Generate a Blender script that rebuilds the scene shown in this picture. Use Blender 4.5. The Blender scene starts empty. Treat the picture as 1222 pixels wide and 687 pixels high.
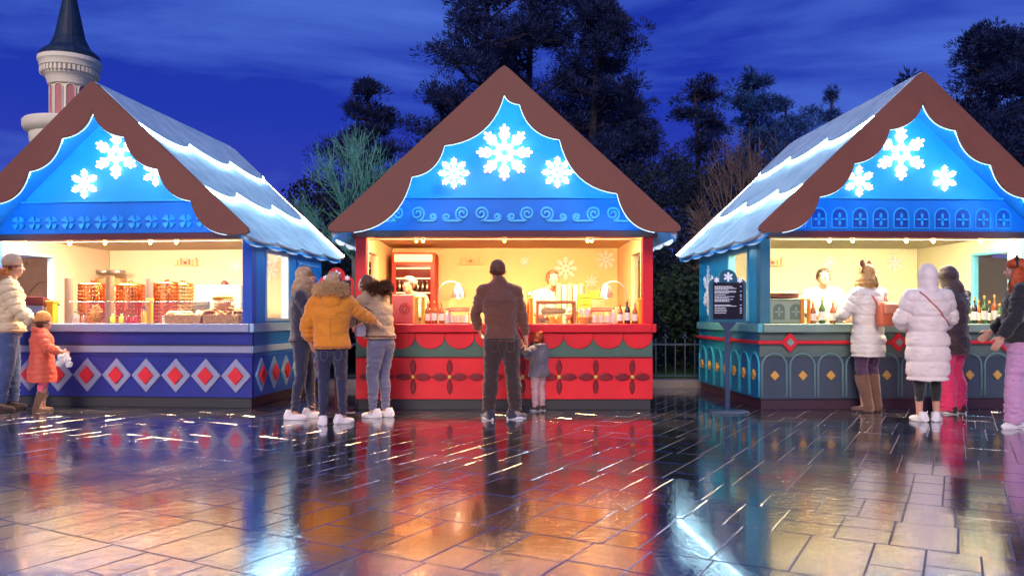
import bpy, bmesh, math, random
from mathutils import Vector, Matrix, noise
random.seed(11)
R = math.radians
PI = math.pi
sc = bpy.context.scene
col = sc.collection
sin, cos = math.sin, math.cos

# ------------------------------------------------------------------ materials
MATS = {}
def nm(name):
    m = bpy.data.materials.new(name); m.use_nodes = True
    nt = m.node_tree; b = nt.nodes['Principled BSDF']
    return m, nt, b
def paint(name, c, rough=.45, var=.12, scale=6, bump=.08, bscale=60, metal=0, coat=0, spec=.35, sheen=0, stretch=(1, 1, 1), emis=None, es=0):
    if name in MATS: return MATS[name]
    m, nt, b = nm(name); N = nt.nodes; L = nt.links
    tc = N.new('ShaderNodeTexCoord'); mp = N.new('ShaderNodeMapping'); mp.inputs['Scale'].default_value = stretch
    L.new(tc.outputs['Object'], mp.inputs[0])
    n1 = N.new('ShaderNodeTexNoise'); n1.inputs['Scale'].default_value = scale; n1.inputs['Detail'].default_value = 6
    L.new(mp.outputs[0], n1.inputs['Vector'])
    mx = N.new('ShaderNodeMix'); mx.data_type = 'RGBA'
    mx.inputs['A'].default_value = tuple(v * (1 - var * 1.6) for v in c) + (1,)
    mx.inputs['B'].default_value = tuple(min(1, v * (1 + var)) for v in c) + (1,)
    L.new(n1.outputs['Fac'], mx.inputs['Factor']); L.new(mx.outputs['Result'], b.inputs['Base Color'])
    mr = N.new('ShaderNodeMapRange'); mr.inputs['To Min'].default_value = max(.02, rough - .1); mr.inputs['To Max'].default_value = min(1, rough + .1)
    L.new(n1.outputs['Fac'], mr.inputs['Value']); L.new(mr.outputs[0], b.inputs['Roughness'])
    b.inputs['Metallic'].default_value = metal
    b.inputs['Coat Weight'].default_value = coat; b.inputs['Coat Roughness'].default_value = .1
    b.inputs['Specular IOR Level'].default_value = spec
    b.inputs['Sheen Weight'].default_value = sheen
    if bump:
        n2 = N.new('ShaderNodeTexNoise'); n2.inputs['Scale'].default_value = bscale; n2.inputs['Detail'].default_value = 4
        L.new(mp.outputs[0], n2.inputs['Vector'])
        bp = N.new('ShaderNodeBump'); bp.inputs['Strength'].default_value = bump; bp.inputs['Distance'].default_value = .02
        L.new(n2.outputs['Fac'], bp.inputs['Height']); L.new(bp.outputs[0], b.inputs['Normal'])
    if emis:
        b.inputs['Emission Color'].default_value = emis + (1,); b.inputs['Emission Strength'].default_value = es
    MATS[name] = m
    return m
def glow(name, c, s):
    if name in MATS: return MATS[name]
    m, nt, b = nm(name); b.inputs['Base Color'].default_value = (.8, .8, .8, 1)
    b.inputs['Emission Color'].default_value = c + (1,); b.inputs['Emission Strength'].default_value = s
    MATS[name] = m
    return m
def glassmat(name, c, rough=.05, alpha=.25):
    if name in MATS: return MATS[name]
    m, nt, b = nm(name); N = nt.nodes; L = nt.links
    nt.nodes.remove(b); b = N.new('ShaderNodeBsdfGlossy'); b.inputs['Color'].default_value = c + (1,); b.inputs['Roughness'].default_value = rough
    tr = N.new('ShaderNodeBsdfTransparent'); mx = N.new('ShaderNodeMixShader')
    fr = N.new('ShaderNodeLayerWeight'); fr.inputs[0].default_value = .5
    pw = N.new('ShaderNodeMath'); pw.operation = 'POWER'; pw.inputs[1].default_value = 4
    L.new(fr.outputs['Facing'], pw.inputs[0])
    ma = N.new('ShaderNodeMath'); ma.operation = 'MULTIPLY_ADD'; ma.inputs[1].default_value = .6; ma.inputs[2].default_value = alpha
    L.new(pw.outputs[0], ma.inputs[0]); L.new(ma.outputs[0], mx.inputs[0])
    L.new(tr.outputs[0], mx.inputs[1]); L.new(b.outputs[0], mx.inputs[2])
    L.new(mx.outputs[0], nt.nodes['Material Output'].inputs[0])
    MATS[name] = m
    return m

# ------------------------------------------------------------------ mesh builder
class MB:
    def __init__(s): s.v = []; s.f = []
    def add(s, vs, fs):
        o = len(s.v); s.v += [tuple(p) for p in vs]; s.f += [tuple(i + o for i in f) for f in fs]; return s
    def box(s, x0, x1, y0, y1, z0, z1):
        return s.add([(x0, y0, z0), (x1, y0, z0), (x1, y1, z0), (x0, y1, z0), (x0, y0, z1), (x1, y0, z1), (x1, y1, z1), (x0, y1, z1)],
                     [(3, 2, 1, 0), (4, 5, 6, 7), (0, 1, 5, 4), (1, 2, 6, 5), (2, 3, 7, 6), (3, 0, 4, 7)])
    def prism(s, pts, fn0, fn1):
        """polygon pts -> two loops through fn0 / fn1"""
        n = len(pts); a = [fn0(*p) for p in pts]; b = [fn1(*p) for p in pts]
        area = sum(pts[i][0] * pts[(i + 1) % n][1] - pts[(i + 1) % n][0] * pts[i][1] for i in range(n))
        fs = [tuple(range(n)), tuple(range(2 * n - 1, n - 1, -1))] + [(i, i + n, (i + 1) % n + n, (i + 1) % n) for i in range(n)]
        return s.add(a + b, fs)
    def px(s, pts, y0, y1): return s.prism(pts, lambda x, z: (x, y0, z), lambda x, z: (x, y1, z))
    def tube(s, path, r, seg=8, close=False, r1=None, cap=True):
        path = [Vector(p) for p in path]; n = len(path); rings = []
        up = None
        for i, p in enumerate(path):
            if close: t = path[(i + 1) % n] - path[i - 1]
            else: t = path[min(i + 1, n - 1)] - path[max(i - 1, 0)]
            if t.length < 1e-9: t = Vector((0, 0, 1))
            t.normalize()
            if up is None:
                up = Vector((0, 0, 1)) if abs(t.z) < .9 else Vector((1, 0, 0))
            a = up - t * up.dot(t)
            if a.length < 1e-6: a = t.orthogonal()
            a.normalize(); up = a; b = t.cross(a)
            if isinstance(r, (list, tuple)): rr = r[i]
            else: rr = r if r1 is None else r + (r1 - r) * i / (n - 1)
            rings.append([p + a * (cos(2 * PI * k / seg) * rr) + b * (sin(2 * PI * k / seg) * rr) for k in range(seg)])
        vs = [q for g in rings for q in g]; fs = []
        m = n if close else n - 1
        for i in range(m):
            j = (i + 1) % n
            for k in range(seg):
                fs.append((i * seg + k, i * seg + (k + 1) % seg, j * seg + (k + 1) % seg, j * seg + k))
        if not close and cap:
            fs.append(tuple(range(seg - 1, -1, -1))); fs.append(tuple(range((n - 1) * seg, n * seg)))
        return s.add(vs, fs)
    def lathe(s, prof, c=(0, 0, 0), seg=24, sx=1, sy=1):
        vs = []; fs = []; n = len(prof)
        for (r, z) in prof:
            for k in range(seg):
                a = 2 * PI * k / seg; vs.append((c[0] + cos(a) * r * sx, c[1] + sin(a) * r * sy, c[2] + z))
        for i in range(n - 1):
            for k in range(seg):
                fs.append((i * seg + k, i * seg + (k + 1) % seg, (i + 1) * seg + (k + 1) % seg, (i + 1) * seg + k))
        fs.append(tuple(range(seg - 1, -1, -1))); fs.append(tuple(range((n - 1) * seg, n * seg)))
        return s.add(vs, fs)
    def ball(s, c, r, seg=12, rings=8, M=None):
        r = (r, r, r) if not isinstance(r, (tuple, list)) else r
        vs = [Vector((0, 0, -r[2]))]
        for i in range(1, rings):
            ph = -PI / 2 + PI * i / rings
            for k in range(seg):
                a = 2 * PI * k / seg; vs.append(Vector((cos(a) * cos(ph) * r[0], sin(a) * cos(ph) * r[1], sin(ph) * r[2])))
        vs.append(Vector((0, 0, r[2])))
        if M is not None: vs = [M @ v for v in vs]
        vs = [v + Vector(c) for v in vs]; fs = []; N = len(vs)
        for k in range(seg): fs.append((0, 1 + (k + 1) % seg, 1 + k))
        for i in range(rings - 2):
            for k in range(seg):
                a = 1 + i * seg + k; b = 1 + i * seg + (k + 1) % seg; fs.append((a, b, b + seg, a + seg))
        o = 1 + (rings - 2) * seg
        for k in range(seg): fs.append((o + k, o + (k + 1) % seg, N - 1))
        return s.add(vs, fs)
    def limb(s, pts, rs, seg=14):
        for p, r in zip(pts, rs): s.ball(p, r, seg, 8)
        for i in range(len(pts) - 1): s.tube([pts[i], pts[i + 1]], [rs[i], rs[i + 1]], seg)
        return s
    def loft(s, rings, seg=28, power=1.0):
        """rings: (cx,cy,z,rx,ry)"""
        vs = []; fs = []; n = len(rings)
        for (cx, cy, z, rx, ry) in rings:
            for k in range(seg):
                a = 2 * PI * k / seg; vs.append((cx + cos(a) * rx, cy + sin(a) * ry, z))
        for i in range(n - 1):
            for k in range(seg): fs.append((i * seg + k, i * seg + (k + 1) % seg, (i + 1) * seg + (k + 1) % seg, (i + 1) * seg + k))
        fs.append(tuple(range(seg - 1, -1, -1))); fs.append(tuple(range((n - 1) * seg, n * seg)))
        return s.add(vs, fs)
    def mesh(s, name):
        me = bpy.data.meshes.new(name); me.from_pydata(s.v, [], s.f); me.update()
        bm = bmesh.new(); bm.from_mesh(me); bmesh.ops.recalc_face_normals(bm, faces=bm.faces); bm.to_mesh(me); bm.free()
        return me
    def build(s, name, mat, parent=None, loc=None, rot=None, bev=0, smooth=False, seg=1, raw=False):
        if raw:
            me = bpy.data.meshes.new(name); me.from_pydata(s.v, [], s.f); me.update()
        else: me = s.mesh(name)
        o = bpy.data.objects.new(name, me); col.objects.link(o)
        if mat: me.materials.append(mat)
        if parent: o.parent = parent
        if loc: o.location = loc
        if rot is not None: o.rotation_euler = rot if isinstance(rot, (tuple, list)) else (0, 0, rot)
        if bev:
            b = o.modifiers.new('Bevel', 'BEVEL'); b.width = bev; b.segments = seg; b.limit_method = 'ANGLE'; b.angle_limit = R(40)
        if smooth:
            for p in me.polygons: p.use_smooth = True
            if smooth != 'all':
                import numpy as np
                me.set_sharp_from_angle(angle=R(40))
        return o

def tag(o, label=None, cat=None, group=None, kind=None):
    if label: o['label'] = label
    if cat: o['category'] = cat
    if group: o['group'] = group
    if kind: o['kind'] = kind
    return o
def thing(name, label, cat, loc=(0, 0, 0), rot=0, group=None):
    o = bpy.data.objects.new(name, None); col.objects.link(o); o.empty_display_size = .1
    o.location = loc; o.rotation_euler = (0, 0, rot)
    return tag(o, label, cat, group)
def copy_tree(o, parent=None):
    c = o.copy(); col.objects.link(c)
    if parent is not None: c.parent = parent
    for ch in list(o.children): copy_tree(ch, c)
    return c

# camera geometry of the photograph (pixels of the 1222 px wide original)
F, PX, PY, EYE = 955.0, 605.0, 376.0, 1.10
def gx(px, d): return (px - PX) * d / F
def gz(py, d): return EYE + (PY - py) * d / F
def gd(py): return F * EYE / (py - PY)
SUN = 2.5; HAZE = 0
# ------------------------------------------------------------------ kiosks
cream_c = paint('cream_panel_warm', (.86, .62, .34), .6, .04)
cream_l = paint('cream_panel_rose', (.84, .70, .52), .6, .04)
cream_r = paint('cream_panel_green', (.80, .74, .50), .6, .04)
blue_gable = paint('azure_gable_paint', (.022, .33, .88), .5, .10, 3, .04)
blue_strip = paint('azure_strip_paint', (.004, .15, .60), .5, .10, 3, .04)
brown = paint('brown_bargeboard_paint', (.19, .070, .050), .6, .18, 3, .06, 30)
snow_roof = None
def mk_snow():
    m, nt, b = nm('frosted_roof'); N = nt.nodes; L = nt.links
    tc = N.new('ShaderNodeTexCoord')
    n1 = N.new('ShaderNodeTexNoise'); n1.inputs['Scale'].default_value = 5; n1.inputs['Detail'].default_value = 8
    n2 = N.new('ShaderNodeTexNoise'); n2.inputs['Scale'].default_value = 70; n2.inputs['Detail'].default_value = 3
    L.new(tc.outputs['Object'], n1.inputs[0]); L.new(tc.outputs['Object'], n2.inputs[0])
    cr = N.new('ShaderNodeValToRGB'); cr.color_ramp.elements[0].position = .3; cr.color_ramp.elements[1].position = .7
    cr.color_ramp.elements[0].color = (.34, .50, .60, 1); cr.color_ramp.elements[1].color = (.58, .72, .80, 1)
    L.new(n1.outputs[0], cr.inputs[0]); L.new(cr.outputs[0], b.inputs['Base Color'])
    b.inputs['Roughness'].default_value = .7
    bp = N.new('ShaderNodeBump'); bp.inputs['Strength'].default_value = .6; bp.inputs['Distance'].default_value = .02
    L.new(n2.outputs[0], bp.inputs['Height']); L.new(bp.outputs[0], b.inputs['Normal'])
    return m
snow_roof = mk_snow()
led_cool = glow('cool_led', (.50, .85, 1.0), 42)
led_edge = glow('edge_led', (.50, .80, 1.0), 1.7)
led_back = glow('gable_wash_led', (.20, .75, 1.0), 56)
flake_led = glow('snowflake_led', (1.0, .66, .44), 1.5)
halo_rim = glow('bloom_rim_glow', (1.0, .33, .14), 2.6)  # orange rim glow imitating bloom around the flakes
halo_rim_w = glow('bloom_rim_glow_white', (1.0, .55, .50), 2.2)
flake_led_w = glow('snowflake_led_white', (1.0, .80, .72), 1.45)
amber = glow('amber_bulb', (1.0, .42, .06), 60)
ceil_c = glow('ceiling_lamp_warm', (1.0, .60, .26), 190)
ceil_l = glow('ceiling_lamp_rose', (1.0, .72, .44), 215)
ceil_r = glow('ceiling_lamp_pale', (1.0, .82, .50), 180)
maroon = paint('dark_maroon_paint', (.10, .018, .025), .45, .1)
gold = paint('gold_paint', (.75, .42, .10), .35, .1, metal=.3)
white_relief = paint('white_relief_paint', (.80, .84, .88), .5, .05)
clear = glassmat('clear_glass', (.9, .95, 1), .03, .06)
steel = paint('brushed_steel', (.6, .6, .6), .28, .08, metal=1)

def flake_mesh(mb, cx, cz, r, y0, y1, arms=6, w=.075, pl=None, rot=0):
    """ornate snowflake of bars in the x-z plane"""
    w = w * r
    def bar(p, q, ww):
        d = Vector((q[0] - p[0], q[1] - p[1])); d.normalize(); n = Vector((-d.y, d.x)) * ww
        e = d * ww * .6
        pts = [(p[0] + n.x, p[1] + n.y), (q[0] + n.x, q[1] + n.y), (q[0] + e.x, q[1] + e.y), (q[0] - n.x, q[1] - n.y), (p[0] - n.x, p[1] - n.y)]
        j = random.uniform(0, .0015)
        mb.px([(cx + a, cz + b) for a, b in pts], y0 - j, y1)
    for k in range(arms):
        a = PI / 2 + rot + 2 * PI * k / arms
        u = Vector((cos(a), sin(a)))
        bar((u.x * .16 * r, u.y * .16 * r), (u.x * r, u.y * r), w * .8)
        for t, l in ((.48, .26), (.72, .22)):
            for sg in (-1, 1):
                b = a + sg * R(50 if arms == 6 else 42); v = Vector((cos(b), sin(b)))
                bar((u.x * t * r, u.y * t * r), ((u * t * r + v * l * r).x, (u * t * r + v * l * r).y), w * .7)
        b = a + PI / arms; v = Vector((cos(b), sin(b))); a2 = a + 2 * PI / arms; u2 = Vector((cos(a2), sin(a2)))
        bar((u.x * .42 * r, u.y * .42 * r), (v.x * .24 * r, v.y * .24 * r), w * .6)
        bar((u2.x * .42 * r, u2.y * .42 * r), (v.x * .24 * r, v.y * .24 * r), w * .6)
        bar((u.x * .17 * r, u.y * .17 * r), (v.x * .17 * r, v.y * .17 * r), w * .6)
        bar((u2.x * .17 * r, u2.y * .17 * r), (v.x * .17 * r, v.y * .17 * r), w * .6)
    return mb
def bez(p0, c, p1, n=10):
    return [((1 - t) ** 2 * p0[0] + 2 * t * (1 - t) * c[0] + t * t * p1[0], (1 - t) ** 2 * p0[1] + 2 * t * (1 - t) * c[1] + t * t * p1[1]) for t in [i / n for i in range(n + 1)]]
def lens(cx, cz, l, w, vertical, n=9):
    pts = []
    for i in range(n): t = i / (n - 1); pts.append(((t * 2 - 1) * l, sin(PI * t) ** .8 * w))
    for i in range(n - 2, 0, -1): t = i / (n - 1); pts.append(((t * 2 - 1) * l, -sin(PI * t) ** .8 * w))
    return [(cx + b, cz + a) if vertical else (cx + a, cz + b) for a, b in pts]

def kiosk(label, loc, yaw, hw, rhw, zA, zT, cuspR, cuspL, inner_v, M, style):
    D = 2.5; m = (zA - zT) / rhw; YF = -.45; YB = 3.05
    k = thing('market_kiosk', label, 'kiosk', loc, yaw, 'snow roofed market kiosks in a row')
    k['D'] = D
    P = lambda mb, n, mat, bev=.004, par=k, **kw: mb.build(n, mat, par, bev=bev, **kw)
    # plinth, lower walls
    P(MB().box(-hw + .02, hw - .02, .03, D - .03, 0, .126), 'plinth', M['plinth'])
    P(MB().box(-hw, hw, 0, .06, .126, .61), 'front_panel', M['lower'])
    P(MB().box(-hw, hw, .012, .06, .612, .9), 'apron_band', M['band'])
    P(MB().box(-hw, hw, D - .06, D, .126, 2.06), 'back_wall', M['wall'])
    zr = zA - .153 - m * hw
    for sgn in (-1, 1):
        x0, x1 = sorted((sgn * hw, sgn * (hw - .06)))
        P(MB().box(x0, x1, .062, D - .062, .126, .61), 'side_panel', M['lower_side'])
        P(MB().box(x0 + (.008 if sgn < 0 else 0), x1 - (.008 if sgn > 0 else 0), .062, D - .062, .612, .9), 'side_band', M['band_side'])
        sw = MB()
        wy0, wy1, wz0, wz1 = .42, 1.12, 1.06, 1.88
        sw.box(x0, x1, .122, wy0, 1.002, zr); sw.box(x0, x1, wy1, D - .062, 1.002, zr)
        sw.box(x0, x1, wy0 + .0005, wy1 - .0005, 1.002, wz0); sw.box(x0, x1, wy0 + .0005, wy1 - .0005, wz1, zr)
        wl = P(sw, 'side_wall', M['wall'], 0)
        fr = MB(); a, b = (sgn * (hw + .014), sgn * (hw - .075)); a, b = sorted((a, b))
        t = .03
        fr.box(a, b, wy0 - t, wy0 + .004, wz0 - t, wz1 + t); fr.box(a, b, wy1 - .004, wy1 + t, wz0 - t, wz1 + t)
        fr.box(a, b, wy0 + .005, wy1 - .005, wz0 - t, wz0 + .004); fr.box(a, b, wy0 + .005, wy1 - .005, wz1 - .004, wz1 + t)
        w = P(fr, 'window', M['trim'], .003)
        P(MB().box(sgn * (hw - .04) - .003, sgn * (hw - .04) + .003, wy0 + .005, wy1 - .005, wz0 + .005, wz1 - .005), 'pane', clear, 0, w)
        # corner post
        P(MB().box(*sorted((sgn * (hw + .002), sgn * (hw - .12))), -.002, .12, 1.002, 2.0), 'corner_post', M['post'])
        # inside lining
        li = MB(); xa, xb = sorted((sgn * (hw - .064), sgn * (hw - .07)))
        li.box(xa, xb, .13, wy0 - .032, 1.0, 2.081); li.box(xa, xb, wy1 + .032, D - .086, 1.0, 2.081); li.box(xa, xb, wy0 - .031, wy1 + .031, wz1 + .032, 2.081)
        P(li, 'wall_lining', M['cream'], 0)
        # counter return along the side
        P(MB().box(*sorted((sgn * (hw - .02), sgn * (hw + .035))), -.034, D + .01, .902, 1.0), 'side_counter_edge', M['counter_side'])
    P(MB().box(-hw + .075, hw - .075, D - .085, D - .075, .1, 2.081), 'back_lining', M['cream'], 0)
    P(MB().box(-hw + .075, hw - .075, .065, D - .09, 2.082, 2.10), 'inner_ceiling', M['cream'], 0)
    P(MB().box(-hw + .022, hw - .022, -.06, .52, .902, 1.0), 'counter', M['counter'], .006)
    cl = P(MB().box(-hw * .85, hw * .85, .10, .23, 2.058, 2.080), 'ceiling_lamp', M['lamp'], .004)
    P(MB().box(-hw * .9, hw * .9, .062, .07, 2.018, 2.050), 'added_fill_strip', M['lamp'], 0)  # added glowing strip, hidden behind the lintel, brightens the back wall
    # fascia and shutter rail
    P(MB().box(-hw - .05, hw + .05, -.05, .06, 2.002, 2.075), 'lintel', maroon)
    P(MB().tube([(-hw + .13, .1, 1.988), (hw - .13, .1, 1.988)], .006, 8), 'shutter_rail', paint('rail_bronze', (.03, .02, .015), .7, .1), 0)
    # back counter
    P(MB().box(-hw + .1, hw - .1, 1.95, D - .09, .9, .94).box(-hw + .12, hw - .12, 2.0, D - .1, .13, .898), 'back_counter', M['backc'])
    # gable walls
    zg = zA - .154
    xb_ = (zg - 2.077) / m
    for y0, y1 in ((0, .05), (D - .05, D)):
        P(MB().px([(-xb_, 2.077), (xb_, 2.077), (0, zg)], y0, y1), 'gable', blue_gable, 0)
    xs_ = (zg - 2.45) / m
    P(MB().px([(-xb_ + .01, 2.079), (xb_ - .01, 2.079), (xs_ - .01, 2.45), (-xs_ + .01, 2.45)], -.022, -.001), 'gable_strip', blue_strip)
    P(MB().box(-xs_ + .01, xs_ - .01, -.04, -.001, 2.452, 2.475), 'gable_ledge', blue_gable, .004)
    # roof
    ch = lambda o0, o1: [(-rhw, zT - o0), (0, zA - o0), (rhw, zT - o0), (rhw, zT - o1), (0, zA - o1), (-rhw, zT - o1)]
    P(MB().px(ch(.085, .125), YF + .001, YB), 'roof', snow_roof, .006)
    P(MB().px(ch(.126, .152), YF + .002, YB - .03), 'soffit', blue_gable, 0)
    Ls = math.hypot(rhw, m * rhw); ux, uz = rhw / Ls, -m * rhw / Ls; nx, nz = m * rhw / Ls, rhw / Ls
    for sgn in (-1, 1):
        def Q(y, s, n): return (sgn * (ux * s + nx * n), y, zA - .085 + uz * s + nz * n)
        def edge(s0, amp, nl=3):
            pts = []
            W = (YB - YF) / nl
            for i in range(nl):
                for j in range(13 if i == nl - 1 else 12):
                    t = j / 12; pts.append((YF + (i + t) * W, s0 + amp * sin(PI * t) ** .75))
            return pts
        for s0, amp, n0, n1, nl in ((Ls - .01, .075, .002, .028, 4), (.62 * Ls, .20, .029, .062, 3), (.26 * Ls, .20, .063, .098, 3)):
            e = edge(s0, amp, nl)
            pts = [(YF, .02), ] + e + [(YB, .02)]
            nmz = 'roof_layer'
            P(MB().prism(pts, lambda y, s: Q(y, s, n0), lambda y, s: Q(y, s, n1)), nmz, snow_roof, .004)
            if nl == 3:
                P(MB().tube([Q(y, s + .014, n0 + .014) for y, s in e], .017, 6), 'light_strip', led_cool, 0)
        P(MB().tube([Q(YB + .012, t * Ls / 8, .05) for t in range(9)], .020, 6), 'light_strip', led_cool, 0)
        # hanging lobed eave trim
        lob = [(YF + .03, zT - .09)]
        nl = 6; W = (YB - YF - .06) / nl
        for i in range(nl):
            for j in range(8):
                t = j / 7; lob.append((YF + .03 + (i + t) * W, zT - .12 - .05 * sin(PI * t) ** .7))
        lob.append((YB - .03, zT - .09))
        xx = sgn * (rhw - .02)
        P(MB().prism(lob, lambda y, z: (xx - .01, y, z), lambda y, z: (xx + .01, y, z)), 'eave_trim', M['eave'], 0)
    P(MB().tube([(0, YF + .01, zA - .005), (0, YB, zA - .005)], .028, 8), 'ridge_cap', snow_roof, 0)
    # bargeboards with lobed inner edge
    def inner(cusps, sgn):
        pts = [(0, zA - inner_v)]
        prev = pts[0]
        for (x, v) in cusps:
            p1 = (x, zA - m * x - v) if (x, v) != cusps[-1] else (x, zT - .055)
            c = (prev[0] + .2 * (p1[0] - prev[0]), prev[1] + .9 * (p1[1] - prev[1]))
            pts += bez(prev, c, p1, 10)[1:]
            prev = p1
        return [(sgn * x, z) for x, z in pts]
    r_, l_ = inner(cuspR, 1), inner(cuspL, -1)
    def halfboard(e, sgn):
        zb = e[-1][1]
        outer = [(sgn * (rhw - .03), zb), (sgn * (rhw + .03), zb + .012), (sgn * (rhw + .045), zT - .025), (sgn * (rhw + .03), zT + .02),
                 (sgn * .06, zA - m * .06 + .035), (0, zA + .018)]
        return e + outer
    bb = MB()
    pr = halfboard(r_, 1); pl_ = halfboard(l_, -1)
    full = r_ + halfboard(r_, 1)[len(r_):-1] + [(0.0, zA + .02)] + list(reversed(halfboard(l_, -1)[len(l_):-1])) + list(reversed(l_[1:]))
    bb.px(full, YF - .05, YF)
    P(bb, 'bargeboard', brown, .006)
    P(MB().tube([(x, YF - .014, z - .002) for x, z in reversed(l_)] + [(x, YF - .014, z - .002) for x, z in r_[1:]], .0062, 6), 'light_strip', led_edge, 0)
    # hidden-side strip that washes the gable
    P(MB().tube([(x, YF + .02, z + .07) for x, z in reversed(l_)] + [(x, YF + .02, z + .07) for x, z in r_[1:]], .008, 6), 'light_strip', led_back, 0)
    # plain rear bargeboard
    P(MB().px([(-rhw - .03, zT - .1), (0, zA - .1), (rhw + .03, zT - .1), (rhw + .03, zT + .0), (0, zA + .02), (-rhw - .03, zT)], YB + .001, YB + .03), 'rear_bargeboard', brown, 0)
    return k

def kx(k, px, yl):
    """local x on a kiosk's plane y=yl that lies in line with a column of the photo"""
    t = (px - PX) / F; a = k.rotation_euler.z; ox, oy = k.location.x, k.location.y
    # (ox + c x - s yl) = t (oy + s x + c yl)
    c, s = cos(a), sin(a)
    return (t * (oy + c * yl) - ox + s * yl) / (c - t * s)
def kw(k, x, y, z=0):
    a = k.rotation_euler.z
    return (k.location.x + cos(a) * x - sin(a) * y, k.location.y + sin(a) * x + cos(a) * y, z)

eave_lit = paint('eave_white_self_glow', (.8, .86, .92), .5, .03, emis=(.6, .82, 1.0), es=.9)  # board's own glow stands in for strip light falling on it
eave_soft = paint('eave_white_faint_glow', (.7, .78, .85), .5, .03, emis=(.4, .7, 1.0), es=.3)  # faint glow put into boards that carry no lights
# --- centre kiosk, red
red = paint('red_kiosk_paint', (.70, .012, .022), .42, .22, 2.2, .12, coat=.15)
red_d = paint('deep_red_paint', (.17, .006, .012), .4, .1)
green = paint('grey_green_paint', (.06, .13, .10), .5, .1)
charcoal = paint('charcoal_plinth', (.035, .035, .04), .5, .1)
Mc = dict(plinth=charcoal, lower=red, band=green, lower_side=red, band_side=green, wall=red, trim=cream_c, post=red, cream=cream_c,
          counter=red, counter_side=red, lamp=ceil_c, backc=paint('honey_wood', (.45, .24, .09), .5, .2, 3, .1, 30, stretch=(1, 8, 8)), eave=eave_lit)
KC = kiosk('red kiosk in the middle with scroll ornament on its blue gable', (-.03, 9.3, 0), 0, 1.725, 1.90, 3.83, 2.07,
           [(.17, .25), (.61, .23), (1.245, .235), (1.66, .245)], [(.66, .25), (1.02, .26), (1.66, .245)], .30, Mc, 'c')
# scalloped red apron
for i in range(10):
    x = -1.725 + .345 * (i + .5)
    pts = [(x - .170, .895)] + [(x + .170 * cos(PI + PI * t / 12), .855 - .145 * sin(PI * t / 12)) for t in range(13)] + [(x + .170, .895)]
    MB().px(pts, -.008, .010).build('apron_scallop', red, KC, bev=.004)
MB().box(-1.725, 1.725, -.006, .02, .6, .618).build('moulding', red_d, KC, bev=.003)
for i in range(8):
    x = -1.484 + .424 * i
    mb = MB(); mb.px(lens(x, .385 + .115, .095, .034, True), -.020, -.001).px(lens(x, .385 - .115, .095, .034, True), -.020, -.001)
    mb.px(lens(x - .115, .385, .095, .042, False), -.030, -.001).px(lens(x + .115, .385, .095, .042, False), -.030, -.001)
    fl = mb.build('petal_ornament', red_d, KC, bev=.012, seg=2)
    MB().ball((x, -.028, .385), (.026, .02, .026)).build('gold_button', gold, fl, smooth='all')
def spiral_unit(xb, xs, z):
    """large spiral at xb flowing into a small one at xs"""
    d = 1 if xs > xb else -1; pts = []
    Rb, Rs = .085, .045
    n = 44
    for i in range(n + 1):
        t = i / n; th = -PI * 3.6 * (1 - t) - PI / 2; r = .012 + (Rb - .012) * t ** .9
        pts.append((xb + d * r * cos(th + PI * 0) * -1, z + .006 + r * sin(th) * -1 * -1))
    lastx, lastz = pts[-1]
    for i in range(1, 12):
        t = i / 12
        x = lastx + (xs - lastx) * t; zz = lastz + (z - .035 - Rs + .0 - lastz) * (3 * t * t - 2 * t ** 3)
        pts.append((x, zz))
    zc = z - .035
    for i in range(26):
        t = i / 25; th = -PI / 2 + 2.9 * PI * t; r = Rs - (Rs - .008) * t
        pts.append((xs + d * r * cos(th), zc + r * sin(th)))
    return pts
for a, b, bx in ((195, 255, 255), (378, 325, 325), (425, 480, 480), (600, 545, 545), (650, 705, 705), (827, 770, 770), (875, 935, 935), (1055, 1000, 1000)):
    xs, xb = (a - 625) / 299, (b - 625) / 299
    pts = spiral_unit(xb, xs, 2.27)
    MB().tube([(x, -.028, z) for x, z in pts], .015, 6).build('scroll_ornament', paint('scroll_blue', (.10, .48, .92), .35, .05), KC, smooth='all')
for x, z, r, arms in ((0, 2.985, .31, 8), (-.585, 2.745, .175, 8), (.615, 2.755, .175, 8)):
    f_ = flake_mesh(MB(), x, z, r, -.055, -.035, arms, .034).build('snowflake_light', flake_led, KC)
    flake_mesh(MB(), x, z, r * 1.03, -.034, -.024, arms, .062).build('added_halo', halo_rim, f_)  # wider glowing plate behind the flake draws its bloom as a rim
    flake_mesh(MB(), x, z, r * .9, -.020, -.014, arms, .022).build('added_halo', glow('added_halo_emitter', (1.0, .36, .26), 20), f_)  # unseen emitter added to throw a halo onto the gable
# --- left kiosk, blue
navy = paint('navy_kiosk_paint', (.014, .024, .24), .42, .25, 2.2, .12, coat=.15)
azure = paint('azure_kiosk_paint', (.008, .20, .62), .42, .10, 3, .05, coat=.15)
lilac = paint('lilac_grey_paint', (.26, .28, .42), .45, .08)
Ml = dict(plinth=charcoal, lower=navy, band=navy, lower_side=paint('side_royal_paint', (.010, .11, .55), .42, .1, coat=.15), band_side=paint('side_royal_band', (.012, .15, .55), .42, .1),
          wall=azure, trim=paint('pale_blue_trim', (.35, .55, .75), .4, .05), post=paint('post_blue', (.02, .08, .42), .42, .1),
          cream=cream_l, counter=lilac, counter_side=paint('side_lilac', (.25, .45, .65), .45, .05), lamp=ceil_l, backc=paint('pale_wood', (.5, .33, .17), .5, .2, 3, .1, 30, stretch=(1, 8, 8)), eave=eave_soft)
side_c = [(.38, .27), (.78, .27), (1.17, .27), (1.58, .20)]
KL = kiosk('blue kiosk on the left with silver and red diamonds along its base', (-4.68, 9.61, 0), R(-5.6), 1.68, 1.81, 3.75, 2.06, side_c, side_c, .33, Ml, 'l')
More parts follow.
